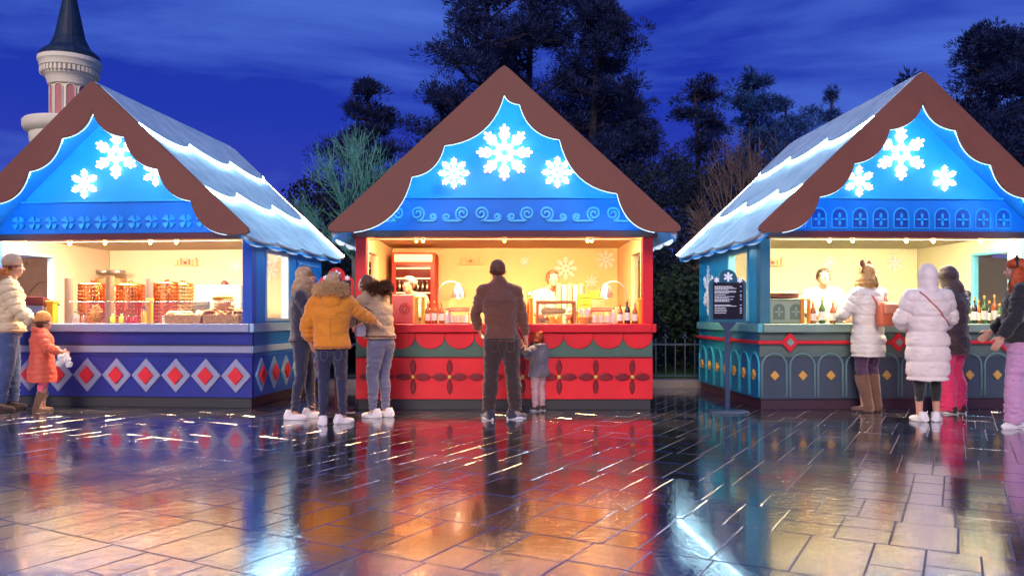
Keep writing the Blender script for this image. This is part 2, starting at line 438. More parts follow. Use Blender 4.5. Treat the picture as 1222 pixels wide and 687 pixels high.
MB().box(-1.68, 1.68, -.012, .01, .655, .735).build('rail_band', lilac, KL, bev=.004)
MB().box(-1.68, 1.68, -.004, .01, .737, .752).build('dark_line', charcoal, KL)  # thin charcoal strip above the rail band
redpaint = paint('signal_red_paint', (.66, .02, .03), .4, .1, coat=.2)
def diamond(k, cx, cz, hx, hz, side=0, hwk=1.68):
    o = [(cx, cz + hz), (cx + hx, cz), (cx, cz - hz), (cx - hx, cz)]
    i = [(cx, cz + hz * .52), (cx + hx * .52, cz), (cx, cz - hz * .52), (cx - hx * .52, cz)]
    if not side:
        f = lambda y: (lambda x, z: (x, y, z))
        a = MB().prism(o, f(-.024), f(-.001)).build('diamond_ornament', lilac, k, bev=.006)
        MB().prism(i, f(-.050), f(-.0245)).build('diamond_centre', redpaint, a, bev=.004)
    else:
        f = lambda q: (lambda y, z: (side * (hwk + q), y, z))
        a = MB().prism(o, f(.001), f(.024)).build('diamond_ornament', Ml['counter_side'], k, bev=.006)
        MB().prism(i, f(.0245), f(.050)).build('diamond_centre', redpaint, a, bev=.004)
for i in range(9): diamond(KL, 1.49 - .372 * i, .385, .184, .205)
for i in range(6): diamond(KL, .24 + .40 * i, .385, .17, .205, 1)
MB().box(1.662, 1.692, 0, 2.5, .655, .735).build('rail_band', Ml['counter_side'], KL, bev=.004)
def fan_ornament(k, x, z, r, mat):
    mb = MB()
    for q in range(4):
        a = PI / 4 + q * PI / 2
        pts = [(x, z)] + [(x + r * cos(a + t), z + r * sin(a + t)) for t in (-.50, -.36, -.14, .14, .36, .50)]
        n = len(pts); vs = [(p[0], -.024, p[1]) for p in pts] + [(p[0] + .0, -.024 - (.028 if 0 < j else .004) * (.3 + .7 * j / n), p[1]) for j, p in enumerate(pts)]
        mb.add(vs, [tuple(range(n)), tuple(range(2 * n - 1, n - 1, -1))] + [(i, i + n, (i + 1) % n + n, (i + 1) % n) for i in range(n)])
    mb.ball((x, -.04, z), .016, 8, 6)
    mb.build('fan_ornament', mat, k)
for i in range(13): fan_ornament(KL, .03 + .212 * (i - 6), 2.215, .082, blue_gable)
MB().box(1.69, 1.702, 1.45, 2.35, 1.03, 1.86).build('hatch_panel', azure, KL, bev=.006)
for z in (1.28, 1.53, 1.8): MB().box(1.7025, 1.712, 1.5, 2.3, z, z + .012).build('hatch_batten', Ml['trim'], KL)
# relief snowflake on the side facing the passage
fm = flake_mesh(MB(), 0, 0, .2, -.012, .0, 6, .08)
fm.v = [(1.717 + y, 1.78 + x * .9, 1.50 + z * 1.3) for (x, y, z) in fm.v]; fm.build('relief_snowflake', white_relief, KL)
# lights on the gable
for x, z, r in ((0, 3.02, .275), (-.40, 2.68, .17), (.50, 2.80, .16)):
    f_ = flake_mesh(MB(), x + .0, z, r, -.055, -.035, 6, .042).build('snowflake_light', flake_led_w, KL)
    flake_mesh(MB(), x, z, r * 1.03, -.034, -.024, 6, .070).build('added_halo', halo_rim_w, f_)  # oversized plate, its rim stands in for glow in the air
    flake_mesh(MB(), x, z, r * .9, -.020, -.014, 6, .022).build('added_halo', glow('added_halo_emitter_white', (1.0, .60, .58), 12), f_)  # hidden emitter added to brighten the panel around the flake
# --- right kiosk, green-blue
teal = paint('teal_kiosk_paint', (.010, .30, .52), .42, .2, 2.2, .12, coat=.15)
slate = paint('slate_kiosk_paint', (.045, .066, .10), .45, .25, 2.2, .12)
sage = paint('sage_paint', (.20, .30, .25), .45, .08)
teal_d = paint('deep_teal_paint', (.010, .16, .34), .42, .10)
Mr = dict(plinth=paint('plum_plinth', (.045, .02, .035), .5, .1), lower=slate, band=paint('green_grey_band', (.10, .15, .14), .45, .1), lower_side=teal_d, band_side=paint('teal_band', (.012, .24, .42), .42, .1),
          wall=teal, trim=paint('pale_teal_trim', (.12, .45, .58), .4, .05), post=paint('post_slate', (.05, .17, .24), .42, .1),
          cream=cream_r, counter=sage, counter_side=paint('side_mint', (.10, .42, .50), .45, .05), lamp=ceil_r, backc=Mc['backc'], eave=eave_soft)
KR = kiosk('teal and slate kiosk on the right with arches and gold diamonds along its base', (4.60, 9.37, 0), R(2.5), 1.66, 1.81, 3.785, 2.07, side_c, side_c, .33, Mr, 'r')
arch_trim = paint('arch_sage_paint', (.12, .22, .24), .42, .08)
arch_side = paint('arch_teal_paint', (.03, .38, .55), .42, .08)
def arch_path(c, w, z0, z1, n=12):
    return [(c - w, z0)] + [(c - w * cos(PI * t / n), z1 - w + w * sin(PI * t / n)) for t in range(n + 1)] + [(c + w, z0)]
for i in range(10):
    x = -1.66 + .332 * (i + .5)
    a = MB().tube([(p, -.006, z) for p, z in arch_path(x, .146, .15, .655)], .014, 6).build('arch_moulding', arch_trim, KR, smooth='all')
    d = .055; MB().px([(x, .40 + d * 1.1), (x + d, .40), (x, .40 - d * 1.1), (x - d, .40)], -.03, -.001).build('diamond_stud', gold, a, bev=.006)
for i in range(7):
    y = .36 * (i + .5) * .98
    a = MB().tube([(-1.666, p, z) for p, z in arch_path(y, .16, .15, .655)], .014, 6).build('arch_moulding', arch_side, KR, smooth='all')
    d = .06; MB().prism([(y, .40 + d * 1.1), (y + d, .40), (y, .40 - d * 1.1), (y - d, .40)], lambda p, z: (-1.69, p, z), lambda p, z: (-1.661, p, z)).build('diamond_stud', gold, a, bev=.006)
MB().tube([(-1.685, 2.5, .785), (-1.685, -.022, .785), (1.68, -.022, .785)], .022, 8).build('red_rail', redpaint, KR)
for x in (-1.32, -.03, 1.26):
    o = [(x, .785 + .115), (x + .105, .785), (x, .785 - .115), (x - .105, .785)]
    a = MB().px(o, -.045, -.001).build('rail_diamond', redpaint, KR, bev=.006)
    MB().px([(x, .785 + .05), (x + .045, .785), (x, .785 - .05), (x - .045, .785)], -.052, -.0455).build('diamond_inset', sage, a)
MB().prism([(1.1, .785 + .115), (1.2, .785), (1.1, .785 - .115), (1.0, .785)], lambda p, z: (-1.71, p, z), lambda p, z: (-1.661, p, z)).build('rail_diamond', redpaint, KR, bev=.006)
for i in range(11):
    x = .245 * (i - 5)
    ar = arch_path(x, .088, 2.115, 2.345)
    a = MB().px(ar, -.0255, -.0225).build('blind_arch', paint('blind_arch_blue', (.012, .06, .36), .4, .1), KR)
    MB().tube([(p, -.028, z) for p, z in ar], .010, 6, close=True).build('arch_rim', blue_gable, a)
    mb = MB(); zc = 2.215
    for dx, dz, v in ((0, .042, True), (0, -.042, True)): mb.px(lens(x + dx, zc + dz, .036, .016, v), -.045, -.026)
    for dx in (-.038, .038): mb.px(lens(x + dx, zc, .034, .013, False), -.045, -.026)
    mb.build('cross_petals', blue_gable, a, bev=.004)
fm = flake_mesh(MB(), 0, 0, .22, -.014, .0, 6, .08)
fm.v = [(-1.662 + y, 2.02 + x * 1.1, 1.45 + z * 1.55) for (x, y, z) in fm.v]; fm.build('relief_snowflake', white_relief, KR)
for x, z, r in ((0, 2.99, .30), (-.50, 2.66, .175), (.52, 2.70, .145)):
    f_ = flake_mesh(MB(), x, z, r, -.055, -.035, 6, .042).build('snowflake_light', flake_led_w, KR)
    flake_mesh(MB(), x, z, r * 1.03, -.034, -.024, 6, .070).build('added_halo', halo_rim_w, f_)  # bloom around the flake built as a glowing rim
    flake_mesh(MB(), x, z, r * .9, -.020, -.014, 6, .022).build('added_halo', glow('added_halo_emitter_white', (1.0, .60, .58), 12), f_)  # added emitter out of sight, makes the halo on the panel
# amber spots under the lintels
for k, pxs in ((KC, (497, 505, 602, 701, 706)), (KL, (30, 84, 126, 180, 211)), (KR, (989, 1017, 1081, 1113, 1170, 1209))):
    for i, p in enumerate(pxs):
        x = kx(k, p, .08)
        a = MB().tube([(x, .08, 2.0), (x, .08, 1.975)], .022, 10).build('spotlight', steel, k)
        MB().ball((x, .066, 1.966), .016, 10, 8).build('bulb', amber, a, smooth='all')
# ------------------------------------------------------------------ people
def remesh(mb, name, vox, smooth_it=3, disp=None, mat=None, parent=None):
    me0 = bpy.data.meshes.new('tmp'); me0.from_pydata(mb.v, [], mb.f); me0.update()
    bm = bmesh.new(); bm.from_mesh(me0); bmesh.ops.recalc_face_normals(bm, faces=bm.faces); bm.to_mesh(me0); bm.free()
    t = bpy.data.objects.new('tmp', me0); col.objects.link(t)
    md = t.modifiers.new('r', 'REMESH'); md.mode = 'VOXEL'; md.voxel_size = vox; md.adaptivity = 0
    if smooth_it:
        s = t.modifiers.new('s', 'SMOOTH'); s.factor = .5; s.iterations = smooth_it
    dg = bpy.context.evaluated_depsgraph_get()
    me = bpy.data.meshes.new_from_object(t.evaluated_get(dg)); me.name = name
    bpy.data.objects.remove(t); bpy.data.meshes.remove(me0)
    me.materials.clear()
    if mat: me.materials.append(mat)
    if disp:
        ns = [v.normal.copy() for v in me.vertices]
        for v, n in zip(me.vertices, ns): v.co += n * disp(v.co)
        me.update()
    for p in me.polygons: p.use_smooth = True
    o = bpy.data.objects.new(name, me); col.objects.link(o)
    if parent: o.parent = parent
    return o
def V(*a): return Vector(a)
def seg_t(p, a, b):
    d = b - a; t = max(0, min(1, (p - a).dot(d) / max(1e-9, d.length_squared)))
    return t, (a + d * t - p).length

from mathutils.bvhtree import BVHTree
def bvh(o): return BVHTree.FromPolygons([v.co.copy() for v in o.data.vertices], [tuple(p.vertices) for p in o.data.polygons])
def piece(root, nm_):
    return [c for c in root.children if c.name.split('.')[0] == nm_][0]
def sewn(root, nm_, pts, r, mat, name, side=-1, close=False, off=.002):
    """a cord or seam laid on the back (side -1) or front of a garment; pts are x, z pairs"""
    o = piece(root, nm_); t = bvh(o); out = []
    for i in range(len(pts) - (0 if close else 1)):
        a, b = pts[i], pts[(i + 1) % len(pts)]
        for j in range(6):
            q = j / 6; x = a[0] + (b[0] - a[0]) * q; z = a[1] + (b[1] - a[1]) * q
            h = t.ray_cast(V(x, side * 1.0, z), V(0, -side, 0))[0]
            if h: out.append(h + V(0, side * off, 0))
    if len(out) > 3: MB().tube(out, r, 6, close=close).build(name, mat, o, smooth='all')
def band(root, nm_, z, c, r, mat, name):
    o = piece(root, nm_); t = bvh(o); out = []
    for k in range(36):
        d = V(cos(2 * PI * k / 36), sin(2 * PI * k / 36), 0)
        h = t.ray_cast(V(c[0], c[1], z) + d * .24, -d)[0]
        if h: out.append(h)
    if len(out) > 20: MB().tube(out, r, 8, close=True).build(name, mat, o, smooth='all')
skin = paint('skin', (.55, .30, .20), .5, .06, 20, .04, 120)
skin_d = paint('skin_lips', (.42, .14, .11), .45, .05)
eye_w = paint('eye_white', (.75, .73, .7), .2, .02, bump=0)
eye_d = paint('eye_iris', (.03, .02, .015), .15, .02, bump=0)
def cloth(name, c, rough=.7, bump=.55, bs=55, sheen=.3, **kw): return paint(name, c, rough, .16, 7, bump, bs, sheen=sheen, **kw)

def hair_strands(mb, hc, rad, H, length, n, spread=1.0, back=0, yaw=0, face_gap=.75, wave=.012, zmin=None, parted=False):
    """ribbons from the crown falling over the head; hc head centre, face looks to +y rotated by yaw"""
    rnd = random.Random(n)
    for i in range(n):
        a = rnd.uniform(0, 2 * PI)                       # azimuth from the face direction
        da = abs((a + PI) % (2 * PI) - PI)               # 0 = face
        if da < face_gap: L = .02 + .03 * rnd.random()
        else: L = length * rnd.uniform(.82, 1.05)
        dirv = V(sin(a + yaw) * -1, cos(a + yaw), 0)
        pts = []
        th0 = rnd.uniform(0, .5)
        r = rad * rnd.uniform(1.0, 1.07)
        for j in range(6):
            th = th0 + (PI * (.36 if da < face_gap else .52) - th0) * j / 5
            pts.append(hc + dirv * (sin(th) * r * .92) + V(0, 0, cos(th) * r * 1.22))
        end = pts[-1]
        m_ = max(2, int(L / .05))
        ph = rnd.uniform(0, 6)
        for j in range(1, m_ + 1):
            t = j / m_
            q = end + V(0, 0, -L * t) + dirv * (spread * .05 * min(1, L / .25) * sin(t * PI * .7)) + V(0, 0, 0)
            q += V(sin(ph + t * 7), cos(ph + t * 6), 0) * wave * t
            if back: q += V(-sin(yaw) * -1, -cos(yaw), 0) * back * t
            pts.append(q)
        w = .006 * rnd.uniform(.7, 1.4)
        side = dirv.cross(V(0, 0, 1))
        vs = []
        for j, q in enumerate(pts):
            ww = w * (1 - .7 * j / len(pts)); vs += [q - side * ww, q + side * ww + dirv * .002]
        mb.add(vs, [(2 * j, 2 * j + 1, 2 * j + 3, 2 * j + 2) for j in range(len(pts) - 1)])
def fur(mb, path, r, L, n, closed=True, seed=3):
    rnd = random.Random(seed)
    for i in range(n):
        t = rnd.random() * (len(path) if closed else len(path) - 1); a = path[int(t) % len(path)]; b = path[(int(t) + 1) % len(path)]
        p = a.lerp(b, t % 1)
        d = V(rnd.gauss(0, 1), rnd.gauss(0, 1), rnd.gauss(0, 1)).normalized()
        q = p + d * r; e = q + (d + V(rnd.gauss(0, .35), rnd.gauss(0, .35), rnd.gauss(0, .35))).normalized() * L * rnd.uniform(.6, 1.1)
        s = d.orthogonal().normalized() * .006; s2 = d.cross(s).normalized() * .006
        mb.add([q + s, q - s * .5 + s2, q - s * .5 - s2, e], [(0, 1, 3), (1, 2, 3), (2, 0, 3)])

def person(label, loc, rot, H, pose, outfit, child=False, cat='person', group=None):
    """local frame: feet on z=0, the person faces +y, right hand at +x"""
    root = thing('person', label, cat, loc, rot, group)
    n = lambda x, y, z: V(x, y, z) * H
    hd = 1.25 if child else 1.0                                     # a child's head is larger for its height
    pel = n(*pose.get('pelvis', (0, 0, .52)))
    chest = n(*pose.get('chest', (0, .0, .70)))
    sh = n(*pose.get('shoulder', (0, -.005, .815)))
    hc = n(*pose.get('head', (0, .012, .932)))
    yaw = pose.get('head_yaw', 0); pit = pose.get('head_pitch', 0); sy = pose.get('sh_yaw', 0)
    ax = V(cos(sy), sin(sy), 0)
    sw = outfit.get('sw', .100) * H
    S = {1: sh + ax * sw + V(0, 0, -.020 * H), -1: sh - ax * sw + V(0, 0, -.020 * H)}
    dA = {1: ((.145, .0, .64), (.155, .05, .49)), -1: ((-.145, .0, .64), (-.155, .05, .49))}
    arm = {s: [S[s]] + [n(*q) for q in pose.get('armR' if s > 0 else 'armL', dA[s])] for s in (1, -1)}
    dF = {1: (.055, 0), -1: (-.055, 0)}
    foot = {s: pose.get('footR' if s > 0 else 'footL', dF[s]) for s in (1, -1)}
    toe = {1: pose.get('toeR', -.15), -1: pose.get('toeL', .15)}
    leg = {}
    for s in (1, -1):
        hip = pel + ax * (s * .05 * H) + V(0, 0, -.02 * H)
        ank = n(foot[s][0], foot[s][1], .048)
        kn = (hip + ank) / 2 + V(0, .018 * H + pose.get('bend', 0) * H, .012 * H)
        leg[s] = [hip, kn, ank]
    # ---- the body, one continuous surface
    Rz = Matrix.Rotation(yaw, 3, 'Z') @ Matrix.Rotation(-pit, 3, 'X')
    hr = H * hd
    def hp(x, y, z): return hc + Rz @ (V(x, y, z) * hr)
    b = MB()
    b.ball(hc + Rz @ V(0, -.004 * hr, .012 * hr), (.044 * hr, .054 * hr, .055 * hr), 20, 14, Rz)
    b.ball(hp(0, .012, -.022), (.034 * hr, .040 * hr, .044 * hr), 16, 10, Rz)
    b.ball(hp(0, .028, -.052), (.016 * hr, .014 * hr, .013 * hr), 10, 8, Rz)          # chin
    b.limb([hp(0, .046, .004), hp(0, .058, -.018)], [.0055 * hr, .0085 * hr], 10)       # nose
    for s in (1, -1):
        b.ball(hp(s * .045, -.004, -.006), (.006 * hr, .011 * hr, .018 * hr), 8, 6, Rz)  # ears
        b.ball(hp(s * .020, .036, -.018), (.014 * hr, .012 * hr, .013 * hr), 8, 6, Rz)   # cheeks
    b.ball(hp(0, .044, .014), (.030 * hr, .010 * hr, .007 * hr), 10, 6, Rz)            # brow
    b.limb([sh + V(0, 0, .0), hc + V(0, 0, -.05 * hr)], [.036 * H, .030 * H])
    b.loft([(pel.x, pel.y, pel.z - .05 * H, .06 * H, .05 * H), (pel.x, pel.y, pel.z, .090 * H, .068 * H), ((pel.x + chest.x) / 2, (pel.y + chest.y) / 2, (pel.z + chest.z) / 2, .078 * H, .055 * H),
            (chest.x, chest.y, chest.z, .092 * H, .066 * H), ((chest.x + sh.x) / 2, (chest.y + sh.y) / 2, (chest.z + sh.z) / 2 + .02 * H, .095 * H, .06 * H), (sh.x, sh.y, sh.z + .018 * H, .05 * H, .04 * H)])
    b.limb([S[-1], sh, S[1]], [.036 * H, .045 * H, .036 * H])
    for s in (1, -1):
        a = arm[s]; b.limb(a, [.034 * H, .026 * H, .017 * H])
        l = leg[s]; b.limb(l, [.050 * H, .030 * H, .019 * H]); b.ball(l[1].lerp(l[2], .32) + V(0, -.006 * H, 0), (.027 * H, .028 * H, .06 * H), 12, 8)
        f = Matrix.Rotation(toe[s] + 0, 3, 'Z') @ V(0, 1, 0)
        b.limb([l[2] + f * -.02 * H, n(foot[s][0], foot[s][1], .020) + f * .042 * H], [.019 * H, .012 * H])
        # hand
        d = (a[2] - a[1]).normalized(); side = pose.get('palm', {}).get(s)
        pn = V(*side) if side else V(-s, 0, 0)
        pn = (pn - d * pn.dot(d)).normalized(); w = d.cross(pn).normalized()
        if w.dot(V(0, 1, 0)) < 0 and not side: w = -w
        k = H / 1.7 * (1.0 if not child else .95)
        Mh = Matrix((w, pn, d)).transposed()
        b.ball(a[2] + d * .045 * k, (.040 * k, .015 * k, .052 * k), 12, 8, Mh)
        cl = pose.get('curl', {}).get(s, .35)
        for fi, (off, ln) in enumerate(((-.028, .062), (-.010, .074), (.010, .078), (.029, .070))):
            p0 = a[2] + d * .075 * k + w * off * k; q = p0; pts = [p0]; ang = cl * .4
            for g in range(3):
                q = q + (d * cos(ang) + pn * sin(ang)) * (ln * k / 2.7); pts.append(q); ang += cl
            b.limb(pts, [.0092 * k, .0090 * k, .0083 * k, .0075 * k], 8)
        t0 = a[2] + d * .022 * k + w * .030 * k
        b.limb([t0, t0 + (w * .7 + d * .6 + pn * .2) * .035 * k, t0 + (w * .75 + d * 1.3 + pn * .6) * .045 * k], [.013 * k, .0105 * k, .009 * k], 8)
    bvox = .0065 if not child else .0055
    body = remesh(b, 'body', bvox, 2, None, skin, root)
    # eyes and mouth
    for s in (1, -1):
        e = MB().ball(hp(s * .019, .0415, .006), .0075 * hr, 10, 8).build('eye', eye_w, body, smooth='all')
        MB().ball(hp(s * .019, .0465, .006), .0038 * hr, 8, 6).build('iris', eye_d, body, smooth='all')
    MB().ball(hp(0, .049, -.038), (.013 * hr, .004 * hr, .0045 * hr), 10, 6, Rz).build('lips', skin_d, body, smooth='all')
    # ---- trousers
    tr = outfit.get('trousers')
    if tr:
        w = tr.get('w', 1.0); fl = tr.get('flare', 1.0); m = MB(); end = tr.get('end', .05)
        m.loft([(pel.x, pel.y, pel.z - .075 * H, .055 * H, .05 * H), (pel.x, pel.y - .004 * H, pel.z - .03 * H, .098 * H * w, .078 * H * w), (pel.x, pel.y, pel.z + .03 * H, .092 * H, .070 * H), (pel.x, pel.y, pel.z + .08 * H, .085 * H, .062 * H)])
        for s in (1, -1):
            l = leg[s]; ank = V(l[2].x, l[2].y, end * H)
            calf = l[1].lerp(ank, .35) + V(0, -.008 * H, 0)
            m.limb([l[0] + V(0, -.004 * H, -.01 * H), l[1], calf], [.062 * H * w, .040 * H * w, .039 * H * w * (1 + (fl - 1) * .5)])
            m.tube([calf, ank], [.039 * H * w * (1 + (fl - 1) * .5), .028 * H * w * fl], 16)
        kz = leg[1][1].z
        def dsp(c):
            f = noise.noise(V(c.x * 9, c.y * 9, c.z * 26)) * .009 + noise.noise(V(c.x * 25, c.y * 25, c.z * 45)) * .004
            if c.z < .16 * H: f += .005 * sin(c.z * 150 + noise.noise(c * 12) * 5)
            return f
        remesh(m, 'trousers', .010, 2, dsp, tr['mat'], root)
    # ---- coat or top
    ct = outfit.get('coat')
    if ct:
        th = ct.get('th', 1.0); hem = ct.get('hem', .50) * H; m = MB(); fl = ct.get('flare', 1.0); be = ct.get('belt', 1.0)
        def cc(z):
            if z < pel.z: q = pel
            elif z < chest.z: q = pel.lerp(chest, (z - pel.z) / (chest.z - pel.z))
            else: q = chest.lerp(sh, min(1, (z - chest.z) / (sh.z - chest.z)))
            return q
        prof = [(hem, .104 * fl, .084 * fl), (max(hem + .02 * H, pel.z - .02 * H), .108, .088), (pel.z + .06 * H, .096 * be, .078 * be), (chest.z - .03 * H, .104, .082), (chest.z + .03 * H, .112, .084), (sh.z - .03 * H, .106, .072), (sh.z + .003 * H, .078, .055), (sh.z + .035 * H, .045, .042)]
        if hem < pel.z - .05 * H: prof.insert(1, ((hem + pel.z) / 2, .108 * (1 + fl) / 2, .09 * (1 + fl) / 2))
        m.loft([(cc(z).x, cc(z).y, z, a * H * th, c_ * H * th) for z, a, c_ in sorted(prof)], 32)
        sr = ct.get('sleeve', 1.0)
        m.limb([S[-1] * 1.0, sh, S[1]], [.046 * H * th, .05 * H * th, .046 * H * th])
        for s in (1, -1):
            a = arm[s]; e = a[1].lerp(a[2], .93)
            m.limb([a[0], a[0].lerp(a[1], .5), a[1]], [.047 * H * th * sr, .044 * H * th * sr, .038 * H * th * sr])
            m.limb([a[1], a[1].lerp(a[2], .5)], [.038 * H * th * sr, .036 * H * th * sr])
            m.tube([a[1].lerp(a[2], .5), e], [.036 * H * th * sr, .027 * H * th * sr], 14)
        if ct.get('collar'): m.limb([sh + V(0, 0, .028 * H), sh + V(0, .006 * H, .044 * H)], [.050 * H, .044 * H])
        pp = ct.get('puff', 0); amp = ct.get('amp', .012)
        def dsp(c):
            best = None
            for s in (1, -1):
                a = arm[s]; L1 = (a[1] - a[0]).length
                t, d = seg_t(c, a[0], a[1]); 
                if t > .18 and (best is None or d < best[0]): best = (d, t * L1)
                t, d = seg_t(c, a[1], a[2])
                if best is None or d < best[0]: best = (d, L1 + t * (a[2] - a[1]).length)
            f = noise.noise(V(c.x * 8, c.y * 8, c.z * 14)) * .009 * (1.4 if not pp else 1) + noise.noise(V(c.x * 22, c.y * 22, c.z * 40)) * .006 + noise.noise(c * 60) * .0018
            s_ = best[1] if best and best[0] < .062 * H * th * sr else c.z
            if pp: f -= amp * (1 - abs(sin(PI * s_ / pp))) ** 2.5
            elif best and best[0] < .06 * H: f += .004 * sin(s_ * 95 + noise.noise(c * 9) * 4)
            return f
        coat = remesh(m, ct.get('name', 'coat'), .0105, 2, dsp, ct['mat'], root)
        if ct.get('hood') == 'up':
            m = MB()
            m.ball(hp(0, -.014, .010), (.062 * hr, .070 * hr, .074 * hr), 20, 14, Rz)
            m.limb([sh + V(0, -.012 * H, .02 * H), hc + V(0, -.02 * H, -.03 * hr)], [.062 * H, .056 * H])
            def dh(c): return noise.noise(c * 12) * .008 - (.007 * (1 - abs(sin(PI * c.z / (pp or .1)))) ** 2.5)
            remesh(m, 'hood', .010, 3, dh, ct['mat'], coat)
            if ct.get('fur'):
                rim = [hp(.056 * cos(2 * PI * t / 20), .026 + .012 * cos(4 * PI * t / 20), .004 + .066 * sin(2 * PI * t / 20)) for t in range(20)]
                f = MB(); f.tube(rim, .016 * H, 8, close=True); fur(f, rim, .012 * H, .03 * H, 900); f.build('fur_trim', ct['fur'], coat, raw=True)
        if ct.get('hood') == 'down':
            m = MB()
            pth = [sh + V(.075 * H * sin(t), -.018 * H - .058 * H * cos(t), .035 * H + .012 * H * cos(t)) for t in [(-1.9 + 3.8 * i / 10) for i in range(11)]]
            m.limb(pth, [.026 * H] * 11); m.ball(sh + V(0, -.062 * H, -.012 * H), (.066 * H, .034 * H, .062 * H), 16, 10)
            remesh(m, 'hood', .0105, 3, lambda c: noise.noise(c * 14) * .008, ct['mat'], coat)
            if ct.get('fur'):
                rim = [p + V(0, -.020 * H, .024 * H) for p in pth]
                f = MB(); f.tube(rim, .022 * H, 8); fur(f, rim, .018 * H, .045 * H, 2600, False); f.build('fur_trim', ct['fur'], coat, raw=True)
    # ---- shoes
    shz = outfit.get('shoes')
    if shz:
        for s in (1, -1):
            Mf = Matrix.Rotation(toe[s], 3, 'Z'); base = n(foot[s][0], foot[s][1], 0); L = .150 * H * (1.06 if child else 1)
            def sp(x, y, z): return base + Mf @ V(x, y - .02 * H, z)
            m = MB()
            secs = [(-.30, .020, .030), (-.24, .027, .042), (-.1, .027, .046), (.08, .027, .036), (.3, .031, .028), (.5, .030, .023), (.62, .024, .018), (.68, .012, .010)]
            rings = []
            for (t, w_, h_) in secs:
                y = t * L; rings.append([sp(cos(a) * w_ * H, y, .014 * H * .8 + max(0, sin(a)) * h_ * H + min(0, sin(a)) * .008 * H) for a in [2 * PI * q / 16 for q in range(16)]])
            vs = [p for r in rings for p in r]; fs = []
            for i in range(len(rings) - 1):
                for q in range(16): fs.append((i * 16 + q, i * 16 + (q + 1) % 16, (i + 1) * 16 + (q + 1) % 16, (i + 1) * 16 + q))
            fs += [tuple(range(16)), tuple(range(len(vs) - 16, len(vs)))]
            m.add(vs, fs)
            if shz.get('boot'):
                m.tube([sp(0, -.02 * H, .03 * H), sp(0, 0, .10 * H), leg[s][2].lerp(leg[s][1], (shz['boot'] - .05) / .22) + V(0, 0, 0)], [.032 * H, .036 * H, .048 * H], 16)
            else: m.tube([sp(0, -.016 * H, .03 * H), sp(0, -.010 * H, .062 * H)], [.028 * H, .024 * H], 14)
            up = remesh(m, 'boot' if shz.get('boot') else 'shoe', .007, 2, (lambda c: noise.noise(V(c.x * 14, c.y * 14, c.z * 30)) * .005) if shz.get('boot') else None, shz['mat'], root)
            o2 = [(sp(.0, 0, 0).x, 0)]
            out = []
            for q in range(24):
                a = 2 * PI * q / 24; y = .19 * L + .51 * L * sin(a); w_ = (.031 if sin(a) > 0 else .027) * H * (1.0 - .12 * abs(sin(a)))
                out.append((w_ * cos(a) * 1.06, y))
            MB().prism(out, lambda x, y: sp(x, y, .001), lambda x, y: sp(x, y, .016 * H)).build('sole', shz.get('sole', shz['mat']), up, bev=.003)
            if shz.get('stripe'):
                mb = MB()
                for q in range(3):
                    y = (.12 + q * .09) * L
                    for sg in (s,):
                        mb.tube([sp(sg * .0275 * H, y, .018 * H), sp(sg * .017 * H, y - .01 * H, .042 * H)], .0032, 5)
                mb.build('stripes', shz['stripe'], up)
    # ---- hair and hats
    hz = outfit.get('hair')
    if hz:
        m = MB()
        m.ball(hp(0, -.012, .018), (.0495 * hr, .0535 * hr, .0555 * hr), 20, 14, Rz)
        kind = hz['kind']
        m.ball(hp(0, .010, .038), (.043 * hr, .040 * hr, .030 * hr), 16, 10, Rz)
        if kind != 'short': m.ball(hp(0, -.024, -.012), (.044 * hr, .036 * hr, .046 * hr), 16, 10, Rz)
        if kind == 'bun': m.ball(hp(0, -.05, .055), (.022 * hr, .022 * hr, .020 * hr), 12, 8)
        hair = remesh(m, 'hair', .007, 2, lambda c: noise.noise(V(c.x * 60, c.y * 60, c.z * 14)) * .006, hz['mat'], root)
        st = MB()
        if kind == 'long': hair_strands(st, hp(0, -.006, .008), .052 * hr, H, hz.get('len', .25), hz.get('n', 700), back=hz.get('back', 0), yaw=yaw, wave=hz.get('wave', .014), face_gap=hz.get('gap', .75))
        elif kind == 'short': hair_strands(st, hp(0, -.008, .006), .050 * hr, H, .02, 420, yaw=yaw, face_gap=1.0)
        elif kind == 'pony':
            hair_strands(st, hp(0, -.008, .008), .050 * hr, H, .03, 420, yaw=yaw, face_gap=.9)
            p0 = hp(0, -.055, .01); rnd = random.Random(5)
            dd = hz.get('tail', V(0, -.06, -.25))
            for i in range(320):
                o = V(rnd.gauss(0, .016), rnd.gauss(0, .016), rnd.gauss(0, .010)); pts = [p0 + o * .4 + dd * t + V(0, -.06 * sin(PI * t), 0) + o * (1 + 1.2 * t) + V(sin(t * 8 + i) * .008, 0, 0) for t in [0, .2, .4, .6, .8, 1.0]]
                sd = V(.004, .002, 0); vs = []
                for q in pts: vs += [q - sd, q + sd]
                st.add(vs, [(2 * j, 2 * j + 1, 2 * j + 3, 2 * j + 2) for j in range(5)])
        else: hair_strands(st, hp(0, -.008, .008), .050 * hr, H, .03, 420, yaw=yaw, face_gap=.9)
        st.build('hair_strands', hz['mat'], hair, raw=True)
    ht = outfit.get('hat')
